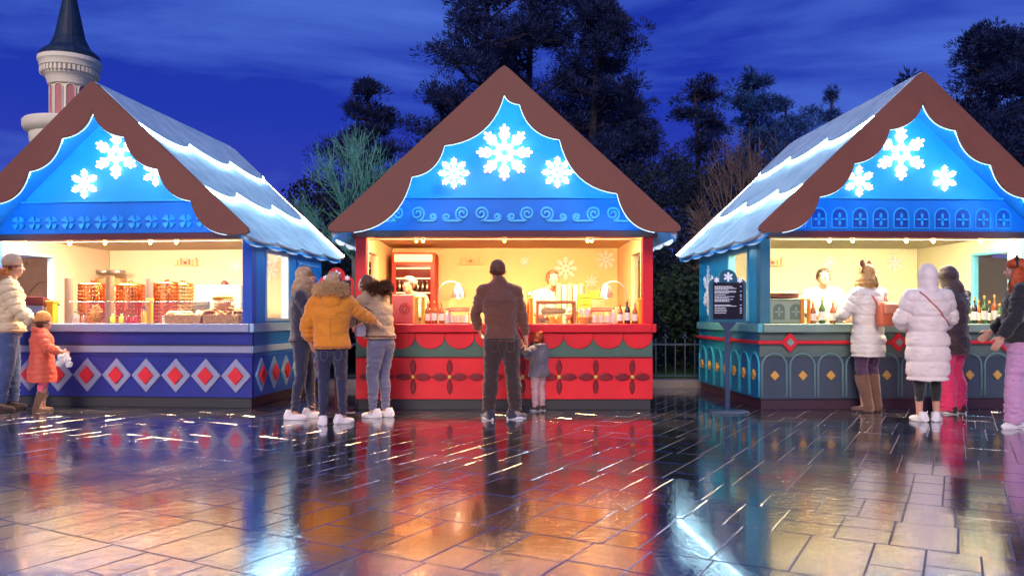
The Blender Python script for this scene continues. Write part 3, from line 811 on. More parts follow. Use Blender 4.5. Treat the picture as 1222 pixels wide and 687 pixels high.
    if ht:
        m = MB()
        if ht['kind'] == 'beanie':
            m.ball(hp(0, -.010, .030), (.055 * hr, .060 * hr, .058 * hr), 20, 14, Rz); m.tube([hp(0, -.010, .008), hp(0, -.010, .032)], [.0575 * hr, .0575 * hr], 20)
            remesh(m, 'beanie', .006, 2, lambda c: .0025 * sin(math.atan2(c.y - hc.y, c.x - hc.x) * 40), ht['mat'], root)
            if ht.get('pom'):
                p = [hp(0, -.012, .100)]; f = MB(); f.ball(p[0], .018 * hr, 10, 8); fur(f, [p[0], p[0] + V(.001, 0, 0)], .012 * hr, .02 * hr, 500, False); f.build('pompom', ht['pom'], root, raw=True)
        elif ht['kind'] == 'ears':
            m.tube([hp(.053 * cos(t), -.004, .012 + .060 * sin(t)) for t in [PI * i / 14 for i in range(15)]], .007 * hr, 8)
            for s in (1, -1):
                if ht.get('round'): m.ball(hp(s * .052, -.004, .074), (.027 * hr, .014 * hr, .027 * hr), 16, 10, Rz)
                else: m.tube([hp(s * .030, -.004, .058), hp(s * .040, -.004, .086)], [.015 * hr, .003 * hr], 10)
            m.build('ear_headband', ht['mat'], root, smooth='all')
        elif ht['kind'] == 'cap':
            m.ball(hp(0, -.006, .034), (.056 * hr, .060 * hr, .044 * hr), 20, 12, Rz); m.tube([hp(0, -.006, .020), hp(0, -.006, .045)], [.054 * hr, .056 * hr], 20)
            m.ball(hp(0, .060, .022), (.036 * hr, .034 * hr, .005 * hr), 14, 6, Rz)
            remesh(m, 'cap', .006, 1, None, ht['mat'], root)
    return root

c_yel = cloth('mustard_coat_cloth', (.72, .25, .012)); c_fur_tan = cloth('tan_fur', (.68, .44, .20)); c_fur_or = cloth('orange_fur', (.75, .30, .07))
denim = cloth('blue_denim', (.045, .075, .19), .8); dkdenim = cloth('dark_denim', (.018, .022, .06), .8); black = cloth('black_cloth', (.012, .012, .016), .75)
wht_sh = paint('white_leather', (.72, .70, .72), .45, .05); rubber_w = paint('white_rubber', (.75, .74, .74), .6, .04); pinkst = paint('pink_stripe', (.7, .12, .25), .5, .05)
puffcream = cloth('cream_puffer_nylon', (.62, .50, .30), .45, .25, 30, .1); puffwhite = cloth('ivory_puffer_nylon', (.74, .68, .60), .42, .25, 30, .1)
puffwhite2 = cloth('white_puffer_nylon', (.78, .70, .66), .4, .25, 30, .1)
coral = cloth('coral_coat_nylon', (.62, .10, .05), .5, .25, 30, .1); bootbr = cloth('brown_suede', (.13, .06, .035), .7, .3)
beige = cloth('beige_jacket_nylon', (.42, .30, .18), .55, .3, 30, .1); greyblue = cloth('grey_blue_stretch', (.12, .13, .22), .65)
brownj = cloth('brown_jacket_cloth', (.14, .050, .030), .7); dbrown = cloth('dark_brown_trouser', (.035, .018, .018), .75)
navyj = cloth('dark_navy_jacket', (.02, .022, .05), .65); plum = cloth('plum_leggings', (.05, .015, .06), .65); hotpink = cloth('hot_pink_trousers', (.80, .03, .13), .6)
lil = cloth('lilac_trousers', (.55, .30, .50), .7); dred = cloth('dark_plum_jacket', (.035, .014, .018), .55)
h_blond = paint('blond_hair', (.62, .34, .11), .45, .45, 30, .2, 200); h_brown = paint('brown_hair', (.10, .04, .02), .45, .2, 30, .2, 200)
h_red = paint('red_hair', (.50, .08, .015), .42, .4, 30, .2, 200); h_ash = paint('ash_blond_hair', (.52, .35, .20), .5, .4, 30, .2, 200); h_dark = paint('dark_hair', (.03, .016, .012), .45, .2, 30, .2, 200)
tanbag = paint('coral_leather', (.66, .16, .07), .42, .1, 8, .1); apron = cloth('white_uniform_cloth', (.40, .37, .33), .75)
wht = dict(mat=wht_sh, sole=rubber_w)

def gp(px, py, off=0):
    d = gd(py); return (gx(px, d), d + off, 0)

# 1 man at the left edge
p = person('man in cream puffer jacket and tan beanie at the left edge', gp(10, 489), R(-55), 1.79,
    dict(head=(0, .03, .93), armR=((.15, .03, .66), (.17, .13, .55)), armL=((-.14, .06, .66), (-.10, .17, .56)), footL=(-.05, .03), footR=(.06, -.05)),
    dict(coat=dict(mat=puffcream, hem=.50, th=1.18, puff=.085, amp=.016, hood='down', fur=c_fur_or, name='puffer_jacket'), trousers=dict(mat=denim, w=1.08, flare=1.15),
         shoes=dict(mat=dbrown, sole=dbrown), hair=dict(kind='short', mat=h_brown), hat=dict(kind='beanie', mat=cloth('beige_knit', (.42, .28, .18)))))
# 2 child in coral coat
p = person('small child in long coral coat and brown boots holding a white toy', gp(50, 490.5), R(-62), 1.14,
    dict(head=(0, .02, .90), armR=((.15, .04, .64), (.13, .17, .60)), armL=((-.14, .05, .62), (-.10, .17, .58)), shoulder=(0, 0, .78), footL=(-.06, .01), footR=(.07, -.01)),
    dict(coat=dict(mat=coral, hem=.30, th=1.34, flare=1.2, puff=.06, amp=.010, hood='down'), trousers=dict(mat=cloth('pink_tights', (.75, .12, .20)), w=.95, end=.175),
         shoes=dict(mat=bootbr, sole=bootbr, boot=.19), hair=dict(kind='bun', mat=h_brown), hat=dict(kind='beanie', mat=c_fur_or)), child=True)
# 3 woman with blowing ash hair
p = person('woman with ash blond hair, dark jacket and dark jeans beside the blue side wall', gp(361, 499), R(-78), 1.62,
    dict(head=(0, .02, .93), armR=((.13, .06, .67), (.08, .19, .66)), armL=((-.13, .07, .67), (-.06, .20, .68)), footL=(-.05, .06), footR=(.05, -.05), head_pitch=-.25),
    dict(coat=dict(mat=navyj, hem=.50, th=.98, name='jacket'), trousers=dict(mat=dkdenim, w=.92, flare=.9), shoes=wht, hair=dict(kind='long', mat=h_ash, len=.20, n=800, wave=.03)))
# 4 yellow coat
p = person('woman in mustard yellow coat with tan fur hood, back turned, between two other women', gp(396, 505.5), R(6), 1.55,
    dict(head=(.005, .05, .925), head_pitch=-.3, armR=((.17, .05, .73), (.27, .14, .665)), armL=((-.165, .0, .64), (-.145, .07, .53)), footL=(-.055, -.03), footR=(.07, .02), toeR=-.9, toeL=.2),
    dict(coat=dict(mat=c_yel, hem=.49, th=1.16, flare=1.02, puff=0, hood='down', fur=c_fur_tan, sleeve=1.0), trousers=dict(mat=dkdenim, w=.92, flare=.92), shoes=wht, hair=dict(kind='long', mat=h_ash, len=.09, n=600)))
# 5 beige jacket woman
p = person('woman in beige jacket and grey leggings leaning over, brown hair, left of the red kiosk', gp(452, 497.5), R(62), 1.60,
    dict(pelvis=(0, -.015, .52), chest=(0, .01, .70), shoulder=(0, .045, .805), head=(0, .105, .895), head_pitch=-.55, armR=((.14, .05, .68), (.09, .19, .62)), armL=((-.13, .08, .67), (-.07, .21, .63)), footL=(-.04, .02), footR=(.05, -.02), toeL=.1, toeR=-.1),
    dict(coat=dict(mat=beige, hem=.53, th=1.15, hood='down', fur=h_brown, name='jacket', puff=.11, amp=.007), trousers=dict(mat=greyblue, w=1.05, flare=.85), shoes=dict(mat=wht_sh, sole=rubber_w, stripe=dkdenim),
         hair=dict(kind='pony', mat=h_brown, tail=V(-.02, -.20, -.06))))
# 6 man at the red kiosk
p = person('man in brown jacket and dark trousers with his back turned at the red kiosk', gp(599, 499.5), R(4), 1.70,
    dict(head=(-.025, .035, .925), chest=(-.01, 0, .70), shoulder=(-.015, .01, .815), armR=((.125, .02, .65), (.155, .05, .51)), armL=((-.165, .03, .66), (-.14, .13, .56)), footL=(-.085, -.02), footR=(.085, .0), toeR=-1.0, toeL=.35),
    dict(coat=dict(mat=brownj, hem=.485, th=1.04, sleeve=.9, name='jacket', collar=True), trousers=dict(mat=dbrown, w=1.12, flare=1.25), shoes=dict(mat=navyj, sole=rubber_w, stripe=rubber_w), hair=dict(kind='short', mat=h_brown)))
# 7 small child by his side
p = person('small ginger haired child in grey coat and pale trousers beside the man', gp(643, 489.5), R(40), .94,
    dict(head=(.0, .03, .885), shoulder=(0, .0, .76), chest=(0, 0, .66), armL=((-.15, .04, .68), (-.22, .04, .80)), armR=((.15, .05, .62), (.12, .16, .58))),
    dict(coat=dict(mat=cloth('grey_coat', (.12, .12, .15)), hem=.42, th=1.25, flare=1.1, hood='down'), trousers=dict(mat=cloth('pale_pink_trousers', (.60, .36, .36)), w=1.1, flare=1.2), shoes=dict(mat=dbrown, sole=rubber_w), hair=dict(kind='bun', mat=h_red)), child=True)
# 8 girl with the backpack
P8 = person('woman in white puffer jacket with blond hair, round eared headband and knee high brown boots', gp(1036, 491), R(22), 1.68,
    dict(head=(-.005, .02, .93), head_yaw=.35, armL=((-.155, .05, .67), (-.10, .16, .64)), armR=((.135, .06, .66), (.06, .17, .63)), footL=(-.04, .0), footR=(.07, .02), toeL=.3),
    dict(coat=dict(mat=puffwhite, hem=.375, th=1.12, flare=1.02, puff=.11, amp=.012, collar=True), trousers=dict(mat=plum, w=.98, end=.2), shoes=dict(mat=bootbr, sole=dbrown, boot=.235),
         hair=dict(kind='long', mat=h_blond, len=.17, n=1100, wave=.03), hat=dict(kind='ears', mat=cloth('brown_plush', (.20, .05, .025)), round=True)))
# 9 hooded long white coat
p = person('person in long hooded white puffer coat, black leggings and white trainers, back turned', gp(1107, 502), R(-4), 1.62,
    dict(head=(.0, .018, .928), armL=((-.155, .04, .65), (-.10, .12, .60)), armR=((.16, .03, .66), (.15, .12, .60)), footL=(-.055, -.01), footR=(.055, .0), toeL=.25, toeR=-.55),
    dict(coat=dict(mat=puffwhite2, hem=.262, th=1.26, flare=.98, puff=.155, amp=.020, hood='up'), trousers=dict(mat=black, w=.9, end=.13), shoes=wht))
# 10 dark jacket, hot pink trousers
p = person('person in dark hooded jacket and bright pink wide trousers, behind the long white coat', gp(1137, 492.5), R(28), 1.66,
    dict(head=(-.01, .04, .92), armL=((-.14, .06, .67), (-.08, .18, .66)), armR=((.14, .03, .66), (.12, .13, .62))),
    dict(coat=dict(mat=dred, hem=.40, th=1.14, hood='up', puff=.10, amp=.012, name='jacket'), trousers=dict(mat=hotpink, w=1.12, flare=1.75, end=.02), shoes=dict(mat=dbrown, sole=rubber_w)))
# 11 red haired woman at the right edge
p = person('woman with long red hair, black jacket and lilac trousers at the right edge', gp(1217, 510), R(62), 1.66,
    dict(head=(0, .02, .93), armL=((-.155, .03, .66), (-.165, .10, .535)), armR=((.14, .04, .65), (.12, .14, .56)), footL=(-.06, .04), footR=(.06, -.02), toeL=.9),
    dict(coat=dict(mat=black, hem=.50, th=1.15, name='jacket'), trousers=dict(mat=lil, w=1.12, flare=1.45, end=.03), shoes=dict(mat=wht_sh, sole=rubber_w, stripe=pinkst),
         hair=dict(kind='long', mat=h_red, len=.30, n=1300, wave=.03, gap=1.15), hat=dict(kind='ears', mat=black)))
# vendors
def vendor(k, px, label, hair, yl=.9, yaw=PI, H=1.68, hat=None, **ps):
    x, y, z = kw(k, kx(k, px, yl), yl)
    return person(label, (x, y, 0), k.rotation_euler.z + yaw, H, dict(dict(armL=((-.14, .08, .68), (-.08, .21, .65)), armR=((.14, .08, .68), (.08, .20, .63)), head=(0, .045, .915), head_pitch=-.3), **ps),
        dict(coat=dict(mat=apron, hem=.5, th=1.06, name='shirt'), trousers=dict(mat=black, w=1.05), shoes=dict(mat=black, sole=black), hair=dict(kind='short', mat=hair), hat=hat), group='vendors inside the kiosks')
vendor(KC, 492, 'vendor in white shirt and white cap bending over the left part of the red counter', h_brown, .95, PI - .5, 1.62, dict(kind='cap', mat=apron))
vendor(KC, 657, 'brown haired vendor in white shirt standing behind the middle shelf of the red kiosk', h_brown, .95, PI + .3, 1.70)
vendor(KR, 981, 'dark haired vendor in white shirt behind the counter of the teal kiosk', h_dark, .85, PI - .2, 1.72)
# bags
x, y, z = P8.location; a = P8.rotation_euler.z
bag = thing('backpack', 'coral leather backpack with flap worn by the woman in the white puffer jacket', 'backpack', (x + sin(a) * .21 + .035, y - cos(a) * .21, .98), a + .1)
m = MB().loft([(0, 0, 0, .125, .055), (0, 0, .03, .14, .07), (0, 0, .16, .14, .07), (0, 0, .25, .12, .055), (0, 0, .27, .08, .03)], 24)
m.v = [(math.copysign(min(abs(x) ** .8 * .14 ** .2, .135), x), y, z) for x, y, z in m.v]
m.build('bag_body', tanbag, bag, smooth='all')
MB().box(-.125, .125, -.092, -.058, .135, .25).build('flap', paint('pale_coral_leather', (.72, .28, .16), .42, .1), bag, bev=.02, seg=3)
MB().box(-.015, .015, -.100, -.0925, .12, .15).build('clasp', gold, bag, bev=.003)
for s in (-1, 1): MB().tube([(s * .08, .04, .24), (s * .09, .10, .33), (s * .09, .16, .34)], .012, 8).build('strap', tanbag, bag)
MB().tube([(-.03, 0, .265), (0, 0, .30), (.03, 0, .265)], .008, 8).build('handle', tanbag, bag)
hb = thing('handbag', 'small silver grey handbag hanging at the beige jacket woman', 'handbag', (gx(430, 8.4), 8.4, .88), R(20))
MB().loft([(0, 0, 0, .05, .025), (0, 0, .02, .06, .03), (0, 0, .08, .062, .03), (0, 0, .12, .045, .015)], 20).build('bag_body', paint('silver_leather', (.5, .5, .52), .35, .1, metal=.3), hb, smooth=True)
MB().tube([(-.04, 0, .11), (-.03, 0, .24), (.06, .02, .30), (.15, .03, .25)], .006, 6).build('strap', black, hb)
ty = thing('plush_toy', 'fluffy white plush toy held by the child in the coral coat', 'plush toy', (gx(75, 9.1), 9.1, .585), 0)
f = MB(); rnd = random.Random(8)
for q in ((0, 0, 0), (.05, 0, .02), (-.04, 0, -.03), (.02, .02, .05), (.07, 0, -.04), (-.02, 0, .04)):
    f.ball(q, .032, 10, 8); fur(f, [V(*q), V(q[0] + .001, q[1], q[2])], .026, .018, 260, False, int(q[0] * 100) + 9)
f.build('fluffy_body', paint('white_plush', (.8, .76, .72), .9, .1), ty, raw=True)

# sewn details
def named(txt): return [o for o in bpy.data.objects if o.get('category') == 'person' and txt in o.get('label', '')][0]
q = named('mustard'); band(q, 'coat', .785, (0, 0), .011, cloth('mustard_rib', (.50, .16, .01)), 'hem_band')
sewn(q, 'coat', [(-.15, 1.08), (0, 1.06), (.15, 1.08)], .003, MATS['mustard_rib'], 'seam'); sewn(q, 'coat', [(0, 1.06), (0, .80)], .003, MATS['mustard_rib'], 'seam')
for s_ in (-1, 1): sewn(q, 'trousers', [(s_ * .035, .74), (s_ * .105, .745), (s_ * .10, .66), (s_ * .07, .64), (s_ * .04, .66)], .0025, greyblue, 'pocket_seam', close=True)
q = named('brown jacket and dark'); band(q, 'jacket', .85, (-.01, 0), .012, dbrown, 'hem_band')
sewn(q, 'jacket', [(-.18, 1.26), (-.02, 1.24), (.15, 1.26)], .004, dbrown, 'seam'); sewn(q, 'jacket', [(-.02, 1.24), (-.015, .86)], .003, dbrown, 'seam')
for s_ in (-1, 1): sewn(q, 'trousers', [(s_ * .04, .83), (s_ * .125, .835), (s_ * .12, .73), (s_ * .08, .71), (s_ * .045, .73)], .003, bootbr, 'pocket_seam', close=True)
q = named('long hooded white'); sewn(q, 'coat', [(-.12, 1.345), (-.02, 1.22), (.12, 1.06), (.19, .98)], .008, paint('rose_strap', (.45, .12, .10), .5, .1), 'bag_strap')
q = named('ash blond hair'); band(q, 'jacket', .83, (0, 0), .010, black, 'hem_band')
q = named('beige jacket and grey'); band(q, 'jacket', .875, (0, -.02), .011, brownj, 'hem_band')
q = named('cream puffer'); band(q, 'puffer_jacket', .92, (0, 0), .014, beige, 'hem_band')
# ------------------------------------------------------------------ goods on the counters
def at(k, px, yl, z=1.0):
    return kw(k, kx(k, px, yl), yl, z)
kraft = paint('kraft_paper', (.42, .26, .15), .75, .1); greycup = paint('grey_cup_paper', (.36, .27, .22), .7, .1)
copper = paint('hammered_copper', (.85, .28, .10), .22, .15, 12, .5, 45, metal=1); brass = paint('brass_metal', (.85, .55, .2), .25, .1, 10, .3, 40, metal=1)
wicker = paint('wicker', (.62, .33, .10), .6, .3, 40, .6, 60); dough = paint('baked_dough', (.62, .30, .08), .55, .35, 30, .2); sugar = paint('pale_bun_dough', (.80, .55, .26), .6, .2, 25, .2)
amberglass = paint('amber_bottle_glass', (.30, .07, .012), .08, .1, coat=.5); darkglass = paint('dark_wine_glass', (.02, .012, .01), .08, .1, coat=.5); greenglass = paint('green_bottle_glass', (.04, .10, .02), .08, .1, coat=.5)
paperl = paint('paper_label', (.85, .78, .62), .6, .05); yelw = paint('yellow_painted_wood', (.75, .38, .03), .5, .1); oran = paint('orange_painted_wood', (.80, .26, .03), .5, .1)
redtin = paint('red_tin', (.50, .03, .03), .4, .1); pinkbox = paint('pink_painted_wood', (.75, .16, .12), .5, .08); sagebox = paint('sage_box_paint', (.30, .36, .25), .5, .08); dsage = paint('dark_sage_paint', (.12, .17, .13), .5, .08)
honey = paint('honey_liquid', (.85, .45, .04), .15, .1); lime = paint('lime_bottle', (.65, .70, .05), .3, .1); chrome = paint('chrome', (.85, .74, .62), .3, .08, metal=1)
applw = paint('appliance_white', (.75, .70, .62), .4, .05); screen = glow('lit_screen', (.75, .85, 1.0), 3.0)

def bottle(k, px, yl, H, r, mat, label, group, z=1.0, neck=.3, lab=True):
    t = thing('bottle', label, 'bottle', at(k, px, yl, z), 0, group)
    MB().lathe([(r * .9, 0), (r, .01), (r, H * .56), (r * .8, H * .64), (r * neck, H * .76), (r * neck, H * .93), (r * neck * 1.15, H * .93), (r * neck * 1.15, H)], seg=16).build('glass_body', mat, t, smooth=True)
    if lab: MB().lathe([(r * 1.02, H * .14), (r * 1.02, H * .46)], seg=16).build('paper_label', paperl, t, smooth=True)
    MB().lathe([(r * neck * 1.22, H * .90), (r * neck * 1.22, H * 1.01)], seg=12).build('cap', gold if lab else rubber_w, t, smooth=True)
    return t
def post(k, px, yl, H, mat, label, w=.028):
    t = thing('turned_post', label, 'post', at(k, px, yl), k.rotation_euler.z, 'short painted posts on the counters')
    MB().box(-w, w, -w, w, 0, H - .03).build('shaft', mat, t, bev=.006)
    MB().box(-w * 1.25, w * 1.25, -w * 1.25, w * 1.25, H - .029, H).build('cap', mat, t, bev=.008)
def cups(k, px, yl, H, r, mat, label):
    t = thing('cup_stack', label, 'cups', at(k, px, yl), 0, 'tall stacks of paper cups')
    n = int(H / .019); prof = []
    for i in range(n): z = i * H / n; prof += [(r * .86, z), (r * .97, z + H / n * .8), (r * 1.02, z + H / n * .85), (r * 1.02, z + H / n * .97)]
    MB().lathe(prof, seg=20).build('cups', mat, t, smooth=True)
def jar(k, px, yl, H, r, fill, label, z=1.0, group=None):
    t = thing('glass_jar', label, 'jar', at(k, px, yl, z), 0, group)
    MB().lathe([(r * .9, .004), (r * .92, H * .7), (r * .5, H * .74)], seg=16).build('contents', fill, t, smooth=True)
    MB().lathe([(r, 0), (r, H * .82), (r * .8, H * .9)], seg=18).build('glass_body', clear, t, smooth=True)
    MB().lathe([(r * .82, H * .9), (r * .85, H)], seg=16).build('lid', steel, t, smooth=True)
def box_thing(name, label, cat, k, px, yl, w, d, h, mat, z=1.0, rot=0, group=None, bev=.006):
    t = thing(name, label, cat, at(k, px, yl, z), k.rotation_euler.z + rot, group)
    MB().box(-w / 2, w / 2, -d / 2, d / 2, 0, h).build('case', mat, t, bev=bev)
    return t
def wall_flake(k, px, py, r, arms, label, yl=2.40):
    x = kx(k, px, yl); d = kw(k, x, yl)[1]
    t = thing('paper_snowflake', label, 'snowflake decoration', kw(k, x, yl, gz(py, d)), k.rotation_euler.z, 'white snowflakes on the back walls')
    flake_mesh(MB(), 0, 0, r, -.012, .0, arms, .09).build('flake', white_relief, t)

# left kiosk
K = KL
cups(K, 82, .22, .56, .052, greycup, 'leftmost tall stack of grey paper cups on the blue kiosk counter')
cups(K, 131, .16, .58, .055, kraft, 'tall stack of brown paper cups in front of the first copper pot')
cups(K, 178, .30, .55, .050, greycup, 'tall stack of grey paper cups between the second and third copper pots')
def pot(px, yl, r, H, mat, label):
    t = thing('copper_pot', label, 'pot', at(K, px, yl), 0, 'large hammered copper pots of hot drinks')
    MB().lathe([(r * .96, 0), (r, .02), (r, H * .96), (r * 1.04, H * .97), (r * 1.04, H)], seg=40).build('pot_body', mat, t, smooth=True)
    m = MB()
    for q in range(28):
        a = 2 * PI * q / 28
        for j in range(int(H / .045)):
            m.ball((cos(a) * r, sin(a) * r, .04 + j * .045), (.009, .009, .012), 6, 4)
    m.build('rivets', mat, t)
    MB().lathe([(r * 1.0, H), (r * .95, H + .012), (.03, H + .03), (.03, H + .05), (.012, H + .055)], seg=32).build('lid', mat, t, smooth=True)
    MB().lathe([(.02, 0), (.02, .04)], (0, 0, 0), 10).build('tap', brass, t)
pot(111, .48, .172, .49, copper, 'leftmost copper pot on the blue kiosk counter, behind the nut bowl')
pot(156, .50, .172, .48, copper, 'middle copper pot, between the brown and the grey cup stacks')
pot(199, .50, .158, .50, copper, 'rightmost copper pot, beside the brass urn')
pot(218, .62, .130, .49, brass, 'brass urn to the right of the copper pots')
jar(K, 91, .12, .15, .04, paint('white_sweets', (.8, .6, .5), .6, .3, 60, .6, 80), 'small glass jar of pale sweets left of the nut bowl', group='small glass jars')
jar(K, 101, .14, .13, .04, paint('rose_sweets', (.75, .35, .25), .6, .3, 60, .6, 80), 'small glass jar of pink sweets left of the nut bowl', group='small glass jars')
t = thing('nut_bowl', 'round glass bowl heaped with roasted nuts in front of the first copper pot', 'bowl', at(K, 115, .14))
m = MB(); rnd = random.Random(4)
for i in range(240):
    a, rr, zz = rnd.uniform(0, 6.28), .085 * math.sqrt(rnd.random()), rnd.random(); rr *= sin(PI * (.12 + .8 * zz)) * 1.02
    m.ball((cos(a) * rr, sin(a) * rr, .02 + .19 * zz), (.011, .009, .009), 6, 4)
m.build('nuts', dough, t, smooth='all'); MB().lathe([(.05, 0), (.09, .05), (.098, .10), (.09, .15)], seg=24).build('bowl', clear, t, smooth=True)
bottle(K, 134.5, .10, .12, .030, lime, 'left small lime yellow bottle in front of the copper pots', 'small lime bottles', neck=.4, lab=False)
bottle(K, 145, .10, .12, .030, lime, 'right small lime yellow bottle in front of the copper pots', 'small lime bottles', neck=.4, lab=False)
jar(K, 152, .12, .10, .034, redtin, 'small glass jar of red sauce under the middle copper pot', group='small glass jars')
jar(K, 160, .12, .10, .034, redtin, 'small glass jar of red sauce beside the honey dispenser', group='small glass jars')
jar(K, 197, .12, .10, .036, paperl, 'small glass jar of sugar sticks below the rightmost copper pot', group='small glass jars')
jar(K, 173, .17, .20, .050, honey, 'large yellow honey dispenser jar left of the yellow post')
post(K, 179, .05, .30, yelw, 'yellow post in the middle of the blue kiosk counter', .03)
post(K, 62, .12, .28, yelw, 'yellow post near the left end of the blue kiosk counter', .045)
t = box_thing('cash_register', 'lilac grey cash till with sloping dark lid beside the left yellow post', 'cash register', K, 45, .28, .34, .3, .22, lilac)
MB().prism([(-.16, .221), (.16, .221), (.16, .24), (-.16, .33)], lambda y, z: (-.19, y, z), lambda y, z: (.19, y, z)).build('lid', maroon, t, bev=.005)
# baskets with bread
def basket(px, label, w):
    t = thing('bread_basket', label, 'basket', at(K, px, .18), K.rotation_euler.z, 'wicker bread baskets')
    m = MB()
    for i in range(5):
        z = .012 + i * .022
        m.tube([(-w, -.13, z), (w, -.13, z), (w, .13, z), (-w, .13, z)], .0115, 6, close=True)
    n = int(w * 2 / .035)
    for i in range(n + 1):
        x = -w + 2 * w * i / n
        for y in (-.133, .133): m.tube([(x, y, 0), (x, y, .115)], .007, 5)
    m.build('wicker_side', wicker, t)
    MB().box(-w, w, -.125, .125, .002, .06).build('basket_floor', wicker, t)
basket(224.5, 'left wicker bread basket filled with pale bread rolls', .215)
basket(269.5, 'right wicker bread basket filled with pretzels', .215)
rnd = random.Random(21)
rolls = None
ox = kx(K, 224.5, .18)
for i in range(16):
    lx = -.18 + .09 * (i % 5) + rnd.uniform(-.02, .02); ly = -.08 + .08 * ((i // 5) % 3); lz = .085 + .035 * (i // 10) + rnd.uniform(0, .015)
    loc = kw(K, ox + lx, .18 + ly, 1.0 + lz)
    if rolls is None:
        m = MB().ball((0, 0, 0), (.062, .036, .030), 14, 8); rolls = m.build('bread_roll', sugar, None, smooth='all'); o = rolls
    else: o = rolls.copy(); col.objects.link(o)
    o.location = loc; o.rotation_euler = (rnd.uniform(-.3, .3), rnd.uniform(-.3, .3), rnd.uniform(0, 3))
    tag(o, 'pale oval bread roll heaped in the left wicker basket', 'bread roll', 'bread rolls in the left basket')
def pretzel_mesh():
    pts = []
    for i in range(40):
        t = 2 * PI * i / 40
        pts.append((.062 * sin(t) * (1 + .35 * cos(t)) , .05 * cos(t) + .012 * cos(3 * t), .006 * sin(2 * t)))
    return MB().tube(pts, .013, 8, close=True).tube([(-.045, .02, .008), (0, -.015, .012), (.03, -.045, .008)], .010, 8).tube([(.045, .02, .008), (0, -.012, .018), (-.03, -.045, .008)], .010, 8)
pz = None; ox = kx(K, 269.5, .18)
for i in range(16):
    lx = -.17 + .085 * (i % 5) + rnd.uniform(-.02, .02); ly = -.08 + .08 * ((i // 5) % 3); lz = .09 + .04 * (i // 8) + rnd.uniform(0, .015)
    if pz is None: pz = pretzel_mesh().build('pretzel', dough, None, smooth='all'); o = pz
    else: o = pz.copy(); col.objects.link(o)
    o.location = kw(K, ox + lx, .18 + ly, 1.0 + lz); o.rotation_euler = (rnd.uniform(.1, .9), rnd.uniform(-.5, .5), rnd.uniform(0, 6))
    tag(o, 'brown glazed pretzel heaped in the right wicker basket', 'pretzel', 'pretzels in the right basket')
for i in range(5):
    o = MB().tube([(.105 * cos(2 * PI * q / 24), .085 * sin(2 * PI * q / 24), 0) for q in range(24)], .022, 8, close=True).build('bread_ring', dough, None, smooth='all')
    o.location = kw(K, kx(K, 266, .24) + rnd.uniform(-.012, .012), .24, 1.175 + .034 * i); o.rotation_euler = (rnd.uniform(-.06, .06), rnd.uniform(-.06, .06), i)
    tag(o, ['lowest', 'second lowest', 'middle', 'second highest', 'topmost'][i] + ' bread ring of the pile on the pretzels', 'bread ring', 'bread rings in a pile')
# appliances at the back of the left kiosk
t = box_thing('warming_cabinet', 'pale warming cabinet with small lit display behind the pretzel basket', 'appliance', K, 268, 1.3, .62, .4, .5, applw)
MB().box(-.25, -.10, -.206, -.2005, .30, .42).build('display', screen, t); MB().box(.0, .26, -.206, -.2005, .08, .42).build('door', paint('warm_glass_door', (.5, .35, .25), .2, .05), t)
MB().lathe([(.06, .5), (.05, .54), (.015, .57)], seg=16).build('knob', maroon, t)
for i, (px, lab) in enumerate(((236, 'left'), (242, 'right'))):
    tt = thing('plate_stack', lab + ' stack of pale plates beside the warming cabinet', 'plates', at(K, px, 1.05), 0, 'stacks of plates')
    MB().lathe([(r, z) for q in range(14) for r, z in ((.05, q * .02), (.085, q * .02 + .014))], seg=20).build('plates', applw, tt, smooth=True)
t = thing('shelf_unit', 'open wooden shelf unit with folded cloths behind the brown cup stack', 'shelf', at(K, 131, 2.1, .942), K.rotation_euler.z)
MB().box(-.27, .27, -.12, .12, .38, .40).box(-.27, .27, -.12, .12, .08, .10).build('shelf', paint('shelf_wood', (.6, .35, .12), .5, .2), t, bev=.003)
MB().box(-.29, -.2702, -.12, .12, 0, .42).box(.2702, .29, -.12, .12, 0, .42).build('side_panel', MATS['shelf_wood'], t, bev=.003)
m = MB()
for i in range(6): m.box(-.2, .2, -.1, .1, .102 + i * .035, .102 + i * .035 + .03)
m.build('folded_cloths', sugar, t, bev=.012)
for px, lab in ((124, 'left'), (140, 'right')):
    jar(K, px, 2.1, .42, .13, paint('biscuits', (.62, .34, .15), .6, .5, 14, .6, 30), lab + ' tall glass jar of biscuits on top of the shelf unit', z=.942 + .402, group='tall biscuit jars on the shelf')
# leaded door at the back left
t = thing('inner_door', 'glazed inner door with brown leaded panes and blue frame at the back of the blue kiosk', 'door', at(K, 40, 2.38, .0), K.rotation_euler.z)
MB().box(-.42, .42, -.02, .0, .94, 1.98).build('glass_panel', paint('brown_leaded_glass', (.20, .09, .05), .2, .3), t)
MB().box(.42, .50, -.05, .01, 0, 2.04).box(-.50, -.42, -.05, .01, 0, 2.04).box(-.42, .42, -.05, .01, 1.98, 2.04).build('frame', paint('door_frame_blue', (.12, .20, .42), .4, .1), t, bev=.004)
MB().tube([(x * .1, -.03, 1.5 + .12 * sin(x)) for x in [-4 + i * .4 for i in range(21)]], .01, 6).tube([(x * .1, -.03, 1.3 - .12 * sin(x)) for x in [-4 + i * .4 for i in range(21)]], .01, 6).build('lead_tracery', maroon, t)
for px, py, r, lab in ((281, 317, .10, 'white starburst snowflake at the right end of the blue kiosk back wall'), (222, 312, .07, 'small white snowflake above the bread baskets of the blue kiosk')): wall_flake(K, px, py, r, 8, lab)
# snowflake hung on the wall seen through the side window
wall_flake(K, 322, 322, .15, 8, 'large white snowflake seen through the side window of the blue kiosk')
